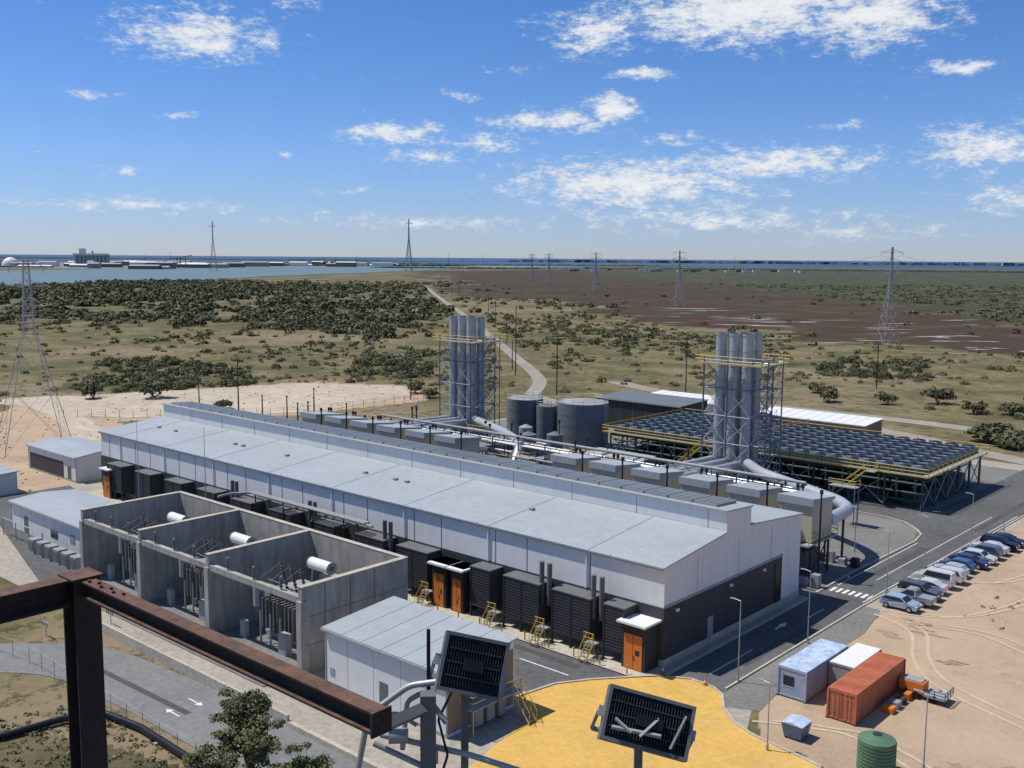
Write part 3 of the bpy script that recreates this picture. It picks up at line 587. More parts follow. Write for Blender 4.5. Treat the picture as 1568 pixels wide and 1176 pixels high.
shed("workshop_shed",-144,-121,58,67,4,4.4,gable=1,win=[(-140,.4,-138.8,2.6,'mid_metal'),(-132,1.2,-130,2.2,'glass_dark'),(-126.5,1.5,-125.2,2.6,'grey_metal')])
shed("control_building",-184,-166,77.6,87,4.2,4.8,gable=1,win=[(-183.5,.36,-170.5,3.0,'dark_clad'),(-169,.4,-167.8,2.5,'mid_metal')])
shed("site_hut",-186,-166,60,68,3.0,3.4,win=[(-175,1,-173,2,'glass_dark')])
shed("white_store_shed",-144,-122,211,221,4,4.4,wall='white_paint',roof='white_paint')
shed("white_store_shed",-109,-84,205,214,4,4.5,wall='beige_wall',roof='white_paint')
shed("pump_house",-138,-116,185,196,6.8,7.2,wall='dark_metal',roof='tank_dark')
shed("electrical_building",-103,-92,131,139,5.2,5.8,wall='mid_metal',roof='roof_metal')
r_=root("outdoor_cooling_units"); b=B()
for i in range(6): 
    x=-131+i*2.3; b.box(x,54.6,.3,x+1.5,55.8,1.9,'grey_metal'); b.box(x+.1,54.55,.5,x+1.4,54.6,1.7,'mid_metal'); b.box(x,54.6,0,x+1.5,55.8,.3,'concrete')
for i in range(4): b.beam((-142+i*4,56,0),(-142+i*4,56,2.4),.1,'grey_metal')
b.beam((-142,56,2.4),(-130,56,2.4),.12,'grey_metal'); b.obj("units",r_)
r_=root("water_tank_cage"); b=B()
for i in range(7):
    x=-150-i*2.2; b.box(x,55.2,.1,x+1.1,56.3,1.2,'white_paint' if i%3 else 'grey_metal'); b.box(x-.03,55.17,0,x+1.13,56.33,.1,'wood_pole')
b.obj("tanks",r_)
# ------------------------------------------------------------------ exhaust silencers, ducts
groups=[([-54,-61,-68,-75.5,-82.7,-89.6],-81.5),([-113.5,-120.5,-127.5,-134.5,-141.5,-148.5],-142.3)]
rs=random.Random(11)
SY=147
for gi,(xsG,sx) in enumerate(groups):
    for i,x in enumerate(xsG):
        r_=root("exhaust_treatment_unit"); b=B()
        b.box(x-2.1,112.5,4.6,x+2.1,118,9.0,'beige_box')
        b.prism([(112.2,9.05),(118.3,9.05),(118.3,9.35),(112.2,10.0)],x-2.3,x+2.3,'roof_metal')
        for xx in (x-1.9,x+1.9):
            for yy in (112.8,115.2,117.7): b.beam((xx,yy,0),(xx,yy,4.6),.22,'dark_metal')
            b.beam((xx,112.8,.3),(xx,117.7,4.4),.12,'dark_metal')
            b.beam((xx,112.8,4.4),(xx,117.7,.3),.12,'dark_metal')
        b.box(x-2.4,111.2,4.3,x+2.4,119.2,4.5,'grey_metal'); b.rail([(x-2.4,119.2,4.5),(x+2.4,119.2,4.5)]); b.rail([(x+2.4,111.2,4.5),(x+2.4,119.2,4.5)])
        b.cyl((x,106.3,4),(x,112.4,6.4),.6,'duct_silver',12)
        b.box(x-1.4,113,1.0,x+1.2,116.5,3.2,'mid_metal')
        for k in range(2): b.cyl((x-3.3+k*.7,119.6,0),(x-3.3+k*.7,119.6,9.4),.13,'mid_metal',8); b.cyl((x-3.3+k*.7,119.6,9.4),(x-3.3+k*.7,119.6,9.9),.22,'dark_metal',8)
        b.cyl((x+2.9,113,0),(x+2.9,113,10.6),.12,'wood_pole',8); b.cyl((x+2.9,113,10.6),(x+2.9,113,11.1),.22,'dark_metal',8)
        tx=sx-2.3+2.3*(i%3); ty=SY-1.3+2.6*(i//3); z=6.6-.15*i; yr=122+1.25*i
        b.pipe([(x,118,7.4),(x,yr,z),(tx+(.4 if i>2 else -.3),yr,z),(tx,ty,z-.6)],.5,'duct_silver',12)
        for yy in (121,): b.beam((x,yy,0),(x,yy,6.2),.2,'dark_metal')
        b.obj("silencer_and_duct",r_)
r_=root("flue_gas_duct"); b=B()
b.pipe([(-52.5,118,6.2),(-52.9,125.5,6.2),(-55.8,128.8,6.2),(-66,134.6,6.2),(-72,138,6.2),(-77,143,6.2)],.8,'duct_silver',16)
b.pipe([(-112.5,127.5,3),(-114,131,6),(-117,133.5,6.2),(-124,138,6.2),(-138,145,6.2)],.8,'duct_silver',16)
for c in ((-52.7,123.5,6.2),(-60,131.2,6.2),(-69,136.3,6.2),(-122,136.8,6.2)): b.cyl((c[0]-.06,c[1]-.04,c[2]),(c[0]+.06,c[1]+.04,c[2]),.93,'grey_metal',16)
b.box(-114,125.5,0,-111,129,3,'grey_metal')
for p in ((-53,124),(-60,131.2),(-68,135.8),(-122,136.8),(-132,142)): b.beam((p[0],p[1],0),(p[0],p[1],5.4),.25,'dark_metal'); b.box(p[0]-.5,p[1]-.5,0,p[0]+.5,p[1]+.5,.3,'concrete')
b.obj("duct",r_)
for sx in (-81.5,-142.3):
    r_=root("exhaust_stack_cluster"); b=B()
    for i in range(3):
        for j in range(2):
            x=sx-2.4+2.4*i; y=SY-1.4+2.8*j
            b.cyl((x,y,.4),(x,y,26.3),.86,'stack_steel',20); b.cyl((x,y,26.3),(x,y,26.34),.74,'dark_metal',20); b.cyl((x,y,26.0),(x,y,26.31),.94,'stack_steel',20,cap=False)
            for z in (3,6,9,11,13.5,16,18.5,21,23.5): b.cyl((x,y,z),(x,y,z+.1),.90,'grey_metal',16)
    b.obj("flues",r_); b=B()
    xa,xb,ya,yb=sx-4.3,sx+4.3,SY-3.4,SY+3.6; zs=[0,4.4,8.8,13.2,17.6,22.0]
    cs=[(xa,ya),(sx,ya),(xb,ya),(xb,yb),(sx,yb),(xa,yb)]
    for i,(x,y) in enumerate(cs): b.beam((x,y,0),(x,y,22.6),.22,'blue_steel')
    for i in range(6):
        p,q=cs[i],cs[(i+1)%6]
        for a,c in zip(zs[:-1],zs[1:]):
            b.beam((*p,c),(*q,c),.15,'blue_steel'); b.beam((*p,a),(*q,c),.09,'galv'); b.beam((*q,a),(*p,c),.09,'galv')
    xc=xb+2.2
    for y in (ya+1,yb-1): b.beam((xc,y,0),(xc,y,22.6),.17,'blue_steel')
    for a,c in zip(zs[:-1],zs[1:]):
        b.stair((xb+1.1,ya+1.2,a+.1),(xb+1.1,yb-1.2,c),.8,'galv'); b.beam((xc,ya+1,c),(xb,ya+1,c),.12,'galv'); b.beam((xc,yb-1,c),(xb,yb-1,c),.12,'galv'); b.beam((xc,ya+1,a),(xc,yb-1,c),.1,'galv')
    b.obj("support_frame",r_); b=B()
    z=21.6
    for (x0,y0,x1,y1) in ((xa-1,ya-1.2,xb+2.3,ya+.6),(xa-1,yb-.6,xb+2.3,yb+1.2),(xa-1,ya+.6,xa+.8,yb-.6),(xb-.5,ya+.6,xb+2.3,yb-.6)): b.box(x0,y0,z,x1,y1,z+.12,'grey_metal')
    b.rail([(xa-1,ya-1.2,z),(xb+2.3,ya-1.2,z),(xb+2.3,yb+1.2,z),(xa-1,yb+1.2,z),(xa-1,ya-1.2,z)],1.2,r=.05)
    b.box(xa-1.03,ya-1.25,z-.06,xb+2.33,ya-1.2,z+.15,'yellow_paint'); b.box(xb+2.3,ya-1.2,z-.06,xb+2.35,yb+1.2,z+.15,'yellow_paint')
    for (u,v_) in ((xa-.8,ya-1),(xb+2.1,ya-1)): b.beam((u,v_,z),(u,v_,z+3),.1,'galv')
    b.obj("service_platform",r_)
def tank(name,x,y,r,h,k='tank_dark',n=32):
    r_=root(name); b=B(); b.cyl((x,y,0),(x,y,h),r,k,n); b.cyl((x,y,h),(x,y,h+.5),r*1.0,'grey_metal' if r>3 else k,n,r2=r*.15)
    for i in range(1,4): b.cyl((x,y,h*i/4),(x,y,h*i/4+.12),r+.04,k,n,cap=False)
    b.cyl((x,y,0),(x,y,.15),r+.4,'concrete',n)
    if r>1.8:
        pts=[(x+r*cos(t),y+r*sin(t),h) for t in np.linspace(0,2*pi,15)]; b.rail(pts,1.0,'galv',.03,3)
        b.beam((x+r+.3,y,0),(x+r+.3,y,h+1),.08,'galv'); b.beam((x+r+.3,y+.5,0),(x+r+.3,y+.5,h+1),.08,'galv')
    b.obj("shell",r_)
tank("fuel_storage_tank",-125.5,163.5,5.2,9.2); tank("fuel_storage_tank",-138.5,160.5,3.8,9.0); tank("fuel_storage_tank",-132.5,160.5,2.2,8)
tank("process_tank",-119.5,139.5,1.5,6.2,'tank_dark',20); tank("process_tank",-115.3,142,1.5,6.4,'tank_dark',20); tank("process_tank",-124,144,1.3,6.5,'grey_metal',20)
r_=root("process_pipework"); b=B()
for i in range(120):
    x=rs.choice([rs.uniform(-108,-52),rs.uniform(-152,-110)]); y=rs.uniform(121,143)
    if x>-60 and y>122: continue
    t=rs.random()
    if t<.3: b.box(x-.8,y-.6,.1,x+.8,y+.6,rs.uniform(1.4,3.6),rs.choice(['grey_metal','mid_metal','white_paint']))
    elif t<.6: h=rs.uniform(4,9); b.cyl((x,y,0),(x,y,h),.14,rs.choice(['mid_metal','dark_metal','grey_metal']),8); b.cyl((x,y,h),(x,y,h+.4),.25,'dark_metal',8)
    elif t<.8: L_=rs.uniform(4,10); z=rs.uniform(3,6); b.cyl((x,y,z),(x+L_,y,z),rs.uniform(.12,.3),rs.choice(['duct_silver','grey_metal']),8); b.beam((x+.5,y,0),(x+.5,y,z),.14,'dark_metal'); b.beam((x+L_-.5,y,0),(x+L_-.5,y,z),.14,'dark_metal')
    else: z=rs.uniform(4,6.5); b.box(x-2,y-.8,z,x+2,y+.8,z+.1,'grey_metal'); b.rail([(x-2,y-.8,z),(x+2,y-.8,z),(x+2,y+.8,z)]); [b.beam((x+u,y+v,0),(x+u,y+v,z),.12,'blue_steel') for u in (-1.9,1.9) for v in (-.7,.7)]
for y in (108.2,109): b.cyl((-156,y,4.6),(-52,y,4.6),.2,'duct_silver',8)
for x in np.arange(-57,-50.5,1.6):
    for y in (110,121): b.box(x,y,.05,x+.9,y+.9,rs.uniform(.8,1.8),rs.choice(['grey_metal','mid_metal','dark_metal']))
b.obj("pipework",r_)
r_=root("pipe_rack"); b=B()
for x in np.arange(-150,-60,6.0):
    b.beam((x,130.4,0),(x,130.4,7.0),.2,'blue_steel'); b.beam((x,133.6,0),(x,133.6,7.0),.2,'blue_steel'); b.beam((x,130.4,5.6),(x,133.6,5.6),.18,'blue_steel'); b.beam((x,130.4,6.9),(x,133.6,6.9),.18,'blue_steel')
for y in (130.9,131.5,132.3,133): b.cyl((-151,y,5.9),(-62,y,5.9),.2,'duct_silver',8)
b.cyl((-151,131.9,7.2),(-62,131.9,7.2),.24,'grey_metal',8); b.obj("rack",r_)
# ------------------------------------------------------------------ radiator cooling field
A=root("radiator_cooling_field"); b=B()
ax0,ax1,ay0,ay1,az=-113,-54.5,156,183,5.6
for x in np.arange(ax0,ax1+.1,5.85):
    for y in np.arange(ay0,ay1+.1,5.4):
        b.beam((x,y,0),(x,y,az-.7),.28,'acc_green')
    b.beam((x,ay0,az-.6),(x,ay1,az-.6),.3,'acc_green')
    b.beam((x,ay0,.3),(x,ay0+5.4,az-.9),.12,'galv')
for y in np.arange(ay0,ay1+.1,5.4): b.beam((ax0,y,az-.6),(ax1,y,az-.6),.3,'acc_green')
for x in np.arange(ax0,ax1-5,5.85*2): b.beam((x,ay0,.3),(x+5.85,ay0,az-.9),.12,'galv'); b.beam((x+5.85,ay0,.3),(x,ay0,az-.9),.12,'galv')
for y in np.arange(ay0,ay1-5,5.4): b.beam((ax1,y,.3),(ax1,y+5.4,az-.9),.14,'galv'); b.beam((ax1,y+5.4,.3),(ax1,y,az-.9),.14,'galv')
for x in np.arange(ax0+2,ax1,2.9): b.cyl((x,ay0+1,1.2),(x,ay0+1,4.7),.16,'acc_green',8); b.cyl((x,ay0-.2,3.6),(x,ay1,3.6),.14,'mid_metal',6)
for z in (1.2,2.4,3.9): b.cyl((ax0,ay0+1,z),(ax1,ay0+1,z),.2,'acc_green',8); b.cyl((ax0,ay0+9,z),(ax1,ay0+9,z),.22,'acc_green',8)
for x in np.arange(ax0+1,ax1,5.85): b.box(x+1,ay0+2,.1,x+3.6,ay0+24,2.2,'acc_green')
b.obj("support_structure",A); b=B()
nx,ny=21,9; wx=(ax1-ax0)/nx; wy=(ay1-ay0-1.5)/ny
for i in range(nx):
    for j in range(ny):
        x=ax0+wx*(i+.5); y=ay0+.8+wy*(j+.5)
        b.box(x-wx*.47,y-wy*.48,az-.3,x+wx*.47,y+wy*.48,az+.7,'acc_green')
        b.cyl((x,y,az+.7),(x,y,az+1.2),wx*.44,'acc_top',14,r2=wx*.39,cap=False); b.cyl((x,y,az+.85),(x,y,az+.87),wx*.41,'dark_metal',14); b.cyl((x,y,az+.87),(x,y,az+1.05),.28,'grey_metal',8)
        for k in range(4):
            t=k*pi/4+i*.7+j; b.beam((x-cos(t)*wx*.36,y-sin(t)*wx*.36,az+.98),(x+cos(t)*wx*.36,y+sin(t)*wx*.36,az+.98),.1,'mid_metal')
b.obj("fan_modules",A); b=B()
b.box(ax0-1.2,ay0-1.1,az-.1,ax1+1.2,ay0,az,'grey_metal'); b.box(ax1,ay0,az-.1,ax1+1.2,ay1,az,'grey_metal')
b.rail([(ax0-1.2,ay1,az),(ax0-1.2,ay0-1.1,az),(ax1+1.2,ay0-1.1,az),(ax1+1.2,ay1+1,az),(ax0-1.2,ay1+1,az)],1.2,r=.045)
b.box(ax0-1.2,ay0-1.16,az-.12,ax1+1.2,ay0-1.1,az+.1,'yellow_paint'); b.box(ax1+1.2,ay0-1.1,az-.12,ax1+1.26,ay1,az+.1,'yellow_paint')
b.stair((-68.5,154,.1),(-62.5,154,az),1.0); b.box(-62.5,153.4,az-.1,-61,154.8,az,'grey_metal'); b.rail([(-61,153.4,az),(-61,154.8,az)]); b.rail([(-86,ay0-.5,az+1.2),(-86,ay1,az+1.2)])
b.stair((-98,154,.1),(-92,154,az),1.0)
b.obj("walkways_and_stairs",A)
# ------------------------------------------------------------------ poles, pylons, wires
def pylon(x,y,h,wb,t,arms=3,ang=0.0,name="transmission_pylon",k='pylon_steel',arml=.16):
    r_=root(name); b=B(); c,s_=cos(ang),sin(ang)
    def W(z): 
        f=z/h; return wb*(1-f/.62)+wb*.16*(f/.62) if f<.62 else wb*.16*(1-(f-.62)/.38*.6)
    def P(i,z): w=W(z)/2; px,py=((-w,-w),(w,-w),(w,w),(-w,w))[i]; return (x+px*c-py*s_,y+px*s_+py*c,z)
    zs=[0]; 
    while zs[-1]<h*.97: zs.append(min(h,zs[-1]+max(W(zs[-1])*.95,h*.045)))
    for a,d in zip(zs[:-1],zs[1:]):
        for i in range(4):
            b.beam(P(i,a),P(i,d),t,k); b.beam(P(i,a),P((i+1)%4,d),t*.5,k); b.beam(P((i+1)%4,a),P(i,d),t*.5,k); b.beam(P(i,d),P((i+1)%4,d),t*.45,k)
    ends=[]
    for j in range(arms):
        z=h*(.74+.10*j) if arms>1 else h*.9; L_=h*(arml-.02*j)
        for sg in (-1,1):
            e=(x+sg*L_*c,y+sg*L_*s_,z); b.beam((x,y,z+h*.03),e,t*.6,k); b.beam((x,y,z),e,t*.7,k)
            b.cyl(e,(e[0],e[1],z-h*.035),t*.35,'ceramic',5); ends.append((e[0],e[1],z-h*.035))
    b.obj("lattice",r_); return ends
ha=radians(41.5)
E=[pylon(-178,455,44.5,8,.19,3,ha+.2),pylon(-446,704,45.7,8,.24,3,ha+.2),pylon(-711,946,46,8,.32,3,ha+.2),pylon(-969,1174,46,8,.4,3,ha+.2),pylon(-1135,1330,46,8,.46,3,ha+.2)]
EX=[(40+ (e[0]+178),230+(e[1]-455),e[2]) for e in E[0]]
pylon(-201,86,38,12.5,.10,3,ha+.6,arml=.12)
pylon(-2246,1418,122,17,.9,1,ha+.3,arml=.07); pylon(-2091,1930,143,19,1.05,1,ha+.3,arml=.07)
b=B()
def wire(p,q,sag,r=.06,n=14):
    pr=None
    for i in range(n+1):
        t=i/n; c=Vector(p).lerp(Vector(q),t); c.z-=sag*4*t*(1-t)
        if pr is not None: b.cyl(pr,c,r,'wire',4,cap=False)
        pr=c
for s0,s1 in zip([EX]+E[:-1],E):
    for p,q in zip(s0,s1): wire(p,q,9,.045)
POLES=[(-211,139,13.8,1),(-179,221,17,1),(-157,253,16,1),(-219,249,22.3,0),(-201,186,8.3,0),(-230,140,5,0),(-207,143,4.5,0),(-198.5,144,5,0),(-187.3,141.6,5,0),(-193,143,4,0),(-546,575,14,1),(-639,650,14,1),(-698,700,14,1),(-300,335,14,1),(-380,415,14,1),(-455,490,14,1),(-120,300,14,1),(-232,262,10,0),(-196,150,6.5,0),(-179,146,5,0)]
for x,y,h,arm in POLES:
    r_=root("utility_pole"); bb=B(); bb.cyl((x,y,0),(x,y,h),.19,'wood_pole',8,r2=.12)
    if arm:
        for z in (h-.6,h-2.6):
            bb.beam((x-1.5*cos(ha),y-1.5*sin(ha),z),(x+1.5*cos(ha),y+1.5*sin(ha),z),.18,'wood_pole')
            for u in (-1.4,-.5,.5,1.4): bb.cyl((x+u*cos(ha),y+u*sin(ha),z),(x+u*cos(ha),y+u*sin(ha),z+.5),.1,'ceramic',6)
    else: bb.cyl((x,y,h),(x,y,h+.3),.24,'mid_metal',8)
    bb.obj("pole",r_)
for i,j in ((1,2),(1,13),(13,14),(14,15),(15,10),(10,11),(11,12),(2,16),(0,1)):
    p,q=POLES[i],POLES[j]
    for u in (-1.4,.5,1.4): wire((p[0]+u*cos(ha),p[1]+u*sin(ha),p[2]-.1),(q[0]+u*cos(ha),q[1]+u*sin(ha),q[2]-.1),1.8,.025)
b.obj("overhead_power_lines")
for x,y,h in [(-43.4,80.2,7.6),(-43,93.4,7.4),(-43.4,114.5,7.2),(-42.4,123.7,7.4),(-42.2,140,7.4),(-41.6,152.4,7.4),(-35.2,70.1,5.5),(-25,75.2,6),(-53,128,6),(-57,171,6)]:
    r_=root("street_lamp"); b=B(); b.cyl((x,y,0),(x,y,h),.065,'galv',8,r2=.04); b.cyl((x,y,0),(x,y,.5),.12,'galv',8); b.beam((x,y,h),(x-.6,y,h+.1),.05,'galv'); b.box(x-1.05,y-.1,h+.05,x-.55,y+.1,h+.12,'grey_metal'); b.obj("post",r_)
# ------------------------------------------------------------------ site offices, containers
def container(name,x0,x1,y0,y1,z,k,roofk,door=True,win=False):
    r_=root(name); b=B(); b.box(x0,y0,.12,x1,y1,z,k); b.obj("body",r_); b=B()
    b.box(x0-.03,y0-.03,z,x1+.03,y1+.03,z+.06,roofk)
    for xx in (x0,x1):
        for yy in (y0,y1): b.box(xx-.08,yy-.08,.1,xx+.08,yy+.08,z-.002,k); b.box(xx-.12,yy-.12,0,xx+.12,yy+.12,.1,'dark_metal')
    for zz in (.12,z-.16):
        b.box(x0-.05,y0-.05,zz,x1+.05,y0-.001,zz+.14,k); b.box(x0-.05,y0,zz,x0-.001,y1,zz+.14,k)
    if door:
        m=(x0+x1)/2; b.box(m-.02,y0-.07,.28,m+.02,y0-.052,z-.2,'dark_metal')
        for u in (-.7,-.35,.35,.7): b.cyl((m+u,y0-.08,.3),(m+u,y0-.08,z-.2),.025,'grey_metal',6)
        for yy in np.arange(y0+.3,y1,.4): b.box(x0+.1,yy,z+.06,x1-.1,yy+.18,z+.085,roofk)
    if win:
        b.box(x0+.5,y0-.04,1.1,x0+1.5,y0-.003,2.0,'glass_dark'); b.box(x0+.42,y0-.03,1.02,x0+1.58,y0-.002,1.1,'white_paint'); b.box(x0-.04,y0+1.4,1.1,x0-.003,y0+2.7,2.0,'glass_dark'); b.box(x0-.04,y0+4.6,.2,x0-.003,y0+5.5,2.2,'white_paint')
        b.box(x0-.04,y0+6.3,1.1,x0-.003,y0+7.3,2.0,'glass_dark'); b.box(x0-.5,y0+2.9,1.5,x0-.003,y0+3.7,2.1,'grey_metal')
    b.obj("fittings",r_)
container("site_office_container",-39.5,-36.9,80.2,88.6,2.7,'blue_container','roof_blue_white',False,True)
container("storage_container",-36.7,-34.5,84.5,90.4,2.5,'grey_metal','white_paint',False)
container("shipping_container",-34.3,-31.9,78.9,89.4,2.6,'orange_container','orange_container')
r_=root("waste_skip"); b=B(); x,y=-34.6,73.8
b.add([(x-.7,y-.7,.15),(x+.7,y-.7,.15),(x+.7,y+.7,.15),(x-.7,y+.7,.15),(x-.9,y-.9,1.3),(x+.9,y-.9,1.3),(x+.9,y+.9,1.3),(x-.9,y+.9,1.3)],[(0,3,2,1),(0,1,5,4),(1,2,6,5),(2,3,7,6),(3,0,4,7)],'blue_steel')
b.add([(x-.9,y-.9,1.3),(x,y-.9,1.5),(x+.9,y-.9,1.3),(x+.9,y+.9,1.3),(x,y+.9,1.5),(x-.9,y+.9,1.3)],[(0,1,4,5),(1,2,3,4),(0,2,1),(5,4,3)],'roof_blue_white'); b.beam((x-.95,y,1.2),(x+.95,y,1.2),.12,'dark_metal')
for u in (-.6,.6):
    for v in (-.6,.6): b.cyl((x+u-.05,y+v,.12),(x+u+.05,y+v,.12),.12,'tyre',8)
b.obj("skip_bin",r_)
r_=root("water_tank"); b=B(); x,y=-27.6,72.6; b.cyl((x,y,.0),(x,y,2.6),1.35,'tank_green',28)
for i in range(9): b.cyl((x,y,.2+i*.27),(x,y,.3+i*.27),1.4,'tank_green',28)
b.cyl((x,y,2.6),(x,y,2.95),1.35,'tank_green',28,r2=.4); b.cyl((x,y,2.9),(x,y,3.0),.35,'dark_metal',12); b.obj("tank",r_)
r_=root("towable_generator"); b=B(); x,y=-30.6,88.4
b.box(x-1.1,y-.7,.5,x+1.0,y+.7,1.4,'orange_paint'); b.box(x-.9,y-.55,1.4,x+.8,y+.55,1.5,'grey_metal'); b.box(x+1.1,y-1,.5,x+3.0,y+1,.62,'grey_metal'); b.beam((x-1.1,y,.5),(x-2.2,y,.4),.1,'dark_metal'); b.rail([(x+1.2,y-1,.6),(x+3,y-1,.6),(x+3,y+1,.6)],.6,'dark_metal',.04,.6)
for u in (-.4,.4,2.0):
    for v in (-.8,.8): b.cyl((x+u,y+v-.1,.33),(x+u,y+v+.1,.33),.33,'tyre',12)
b.obj("generator",r_)
r_=root("building_material_stack"); b=B()
for i in range(4): b.box(-31.3+i*.1,83+i*1.2,0,-30.4,83.9+i*1.2,.5+.1*(i%2),['orange_paint','grey_metal','wood_pole','orange_paint'][i])
b.obj("pallets",r_)
# ------------------------------------------------------------------ cars
def car(x,y,ang,colr,kind='hatch'):
    kn='carpaint_%02d'%len(MT); MT[kn]=mat(kn,colr,r=.25,m=.2,var=.04,spec=.6)
    L_={'hatch':4.1,'sedan':4.6,'suv':4.6,'van':4.8,'ute':5.2}[kind]; w=.9
    prof={'hatch':[(-2.05,.5),(-2.0,.95),(-1.75,1.02),(-1.45,1.42),(-.3,1.48),(.35,1.42),(1.0,.98),(1.85,.82),(2.05,.6),(2.05,.32),(-2.0,.28)],
      'sedan':[(-2.3,.5),(-2.28,.95),(-1.75,1.02),(-1.05,1.4),(-.2,1.44),(.4,1.38),(1.1,.98),(2.1,.82),(2.3,.6),(2.3,.3),(-2.25,.28)],
      'suv':[(-2.3,.5),(-2.28,1.1),(-2.1,1.55),(-1.8,1.68),(-.3,1.7),(.4,1.62),(1.0,1.1),(2.1,.98),(2.3,.7),(2.3,.36),(-2.25,.34)],
      'van':[(-2.4,.5),(-2.4,1.2),(-2.35,1.85),(-1.9,1.95),(.6,1.95),(1.1,1.8),(1.75,1.15),(2.3,.95),(2.4,.6),(2.4,.34),(-2.38,.34)],
      'ute':[(-2.6,.6),(-2.6,1.05),(-.9,1.05),(-.75,1.6),(-.5,1.74),(.3,1.72),(.95,1.15),(2.3,1.0),(2.6,.75),(2.6,.4),(-2.55,.4)]}[kind]
    belt={'hatch':1.0,'sedan':1.0,'suv':1.1,'van':1.2,'ute':1.1}[kind]
    b=B(); n=len(prof)
    def W(z): return w if z<=belt else w-(z-belt)*.34
    vs=[(px,-W(pz)*(.94 if abs(px)>L_*.46 else 1),pz) for px,pz in prof]+[(px,W(pz)*(.94 if abs(px)>L_*.46 else 1),pz) for px,pz in prof]
    b.add(vs,[(i,n+i,n+(i+1)%n,(i+1)%n) for i in range(n)],kn,False); b.add(vs,[tuple(range(n)),tuple(range(2*n-1,n-1,-1))],kn)
    top=max(p[1] for p in prof)
    fx=[p for p in prof if p[1]>=top-.14]; xf=max(p[0] for p in fx); xr=min(p[0] for p in fx)
    lowf=[p for p in prof if p[0]>xf][0]; 
    lr=[p for p in prof if p[0]<xr and p[1]<top-.2]; lowr=lr[-1] if lr else prof[1]
    if kind=='ute': lowr=(-.85,1.2)
    zt=top-.12
    for sg in (-1,1):
        q=[(lowr[0]+.18,belt+.05),(xr+.12,zt),(xf-.1,zt),(lowf[0]-.22,belt+.05)]
        pts=[(a,sg*(W(c)+.012),c) for a,c in q]; b.add(pts,[(0,1,2,3)] if sg>0 else [(3,2,1,0)],'glass_dark')
    def panel(p,q,k):
        a0=Vector((p[0],0,p[1])).lerp(Vector((q[0],0,q[1])),.1); a1=Vector((p[0],0,p[1])).lerp(Vector((q[0],0,q[1])),.92); d=(a1-a0); nn=Vector((-d.z,0,d.x)).normalized()*.012
        if nn.z<0: nn=-nn
        b.add([(a0+nn+Vector((0,-W(a0.z)+.08,0))),(a0+nn+Vector((0,W(a0.z)-.08,0))),(a1+nn+Vector((0,W(a1.z)-.08,0))),(a1+nn+Vector((0,-W(a1.z)+.08,0)))],[(0,1,2,3)],k)
    panel(lowf,[p for p in prof if p[0]==xf][0],'glass_dark'); panel(lowr,[p for p in prof if p[0]==xr][0],'glass_dark')
    for xx in (-L_*.31,L_*.31):
        for sg in (-1,1): b.cyl((xx,sg*.66,.33),(xx,sg*.915,.33),.33,'tyre',16); b.cyl((xx,sg*.915,.33),(xx,sg*.925,.33),.2,'galv',10); 
    for sg in (-1,1):
        b.box(L_*.47,sg*.6-.18,.62,L_*.503,sg*.6+.18,.76,'white_paint'); b.box(-L_*.505,sg*.68-.1,.7,-L_*.48,sg*.68+.1,.95,'red_paint'); b.box(lowf[0]-.25,sg*.98-.09,belt,lowf[0]-.1,sg*.98+.09,belt+.14,kn)
    b.box(L_*.49,-.5,.36,L_*.506,.5,.56,'black_plastic')
    r_=root("parked_car" if kind!='ute' else "parked_utility_truck",(x,y,.06)); r_.rotation_euler=(0,0,ang); o=b.obj("body",r_)
    md=o.modifiers.new('bev','BEVEL'); md.width=.04; md.segments=2; md.limit_method='ANGLE'; md.angle_limit=radians(25)
cols=[((.34,.44,.54),'hatch'),((.34,.35,.35),'ute'),((.10,.11,.12),'suv'),((.62,.62,.62),'sedan'),((.66,.66,.65),'van'),((.62,.62,.62),'suv'),((.45,.46,.47),'hatch'),((.06,.12,.28),'hatch'),((.035,.05,.10),'sedan'),((.64,.64,.63),'hatch'),((.12,.14,.17),'suv'),((.6,.6,.6),'sedan'),((.012,.012,.014),'suv'),((.02,.02,.025),'sedan')]
for i,(c,k) in enumerate(cols): car(-40.1+random.uniform(-.35,.35)+(1.0 if i>8 else 0)*.5,110+i*2.72,(pi if random.random()<.6 else 0)+random.uniform(-.04,.04),c,k)
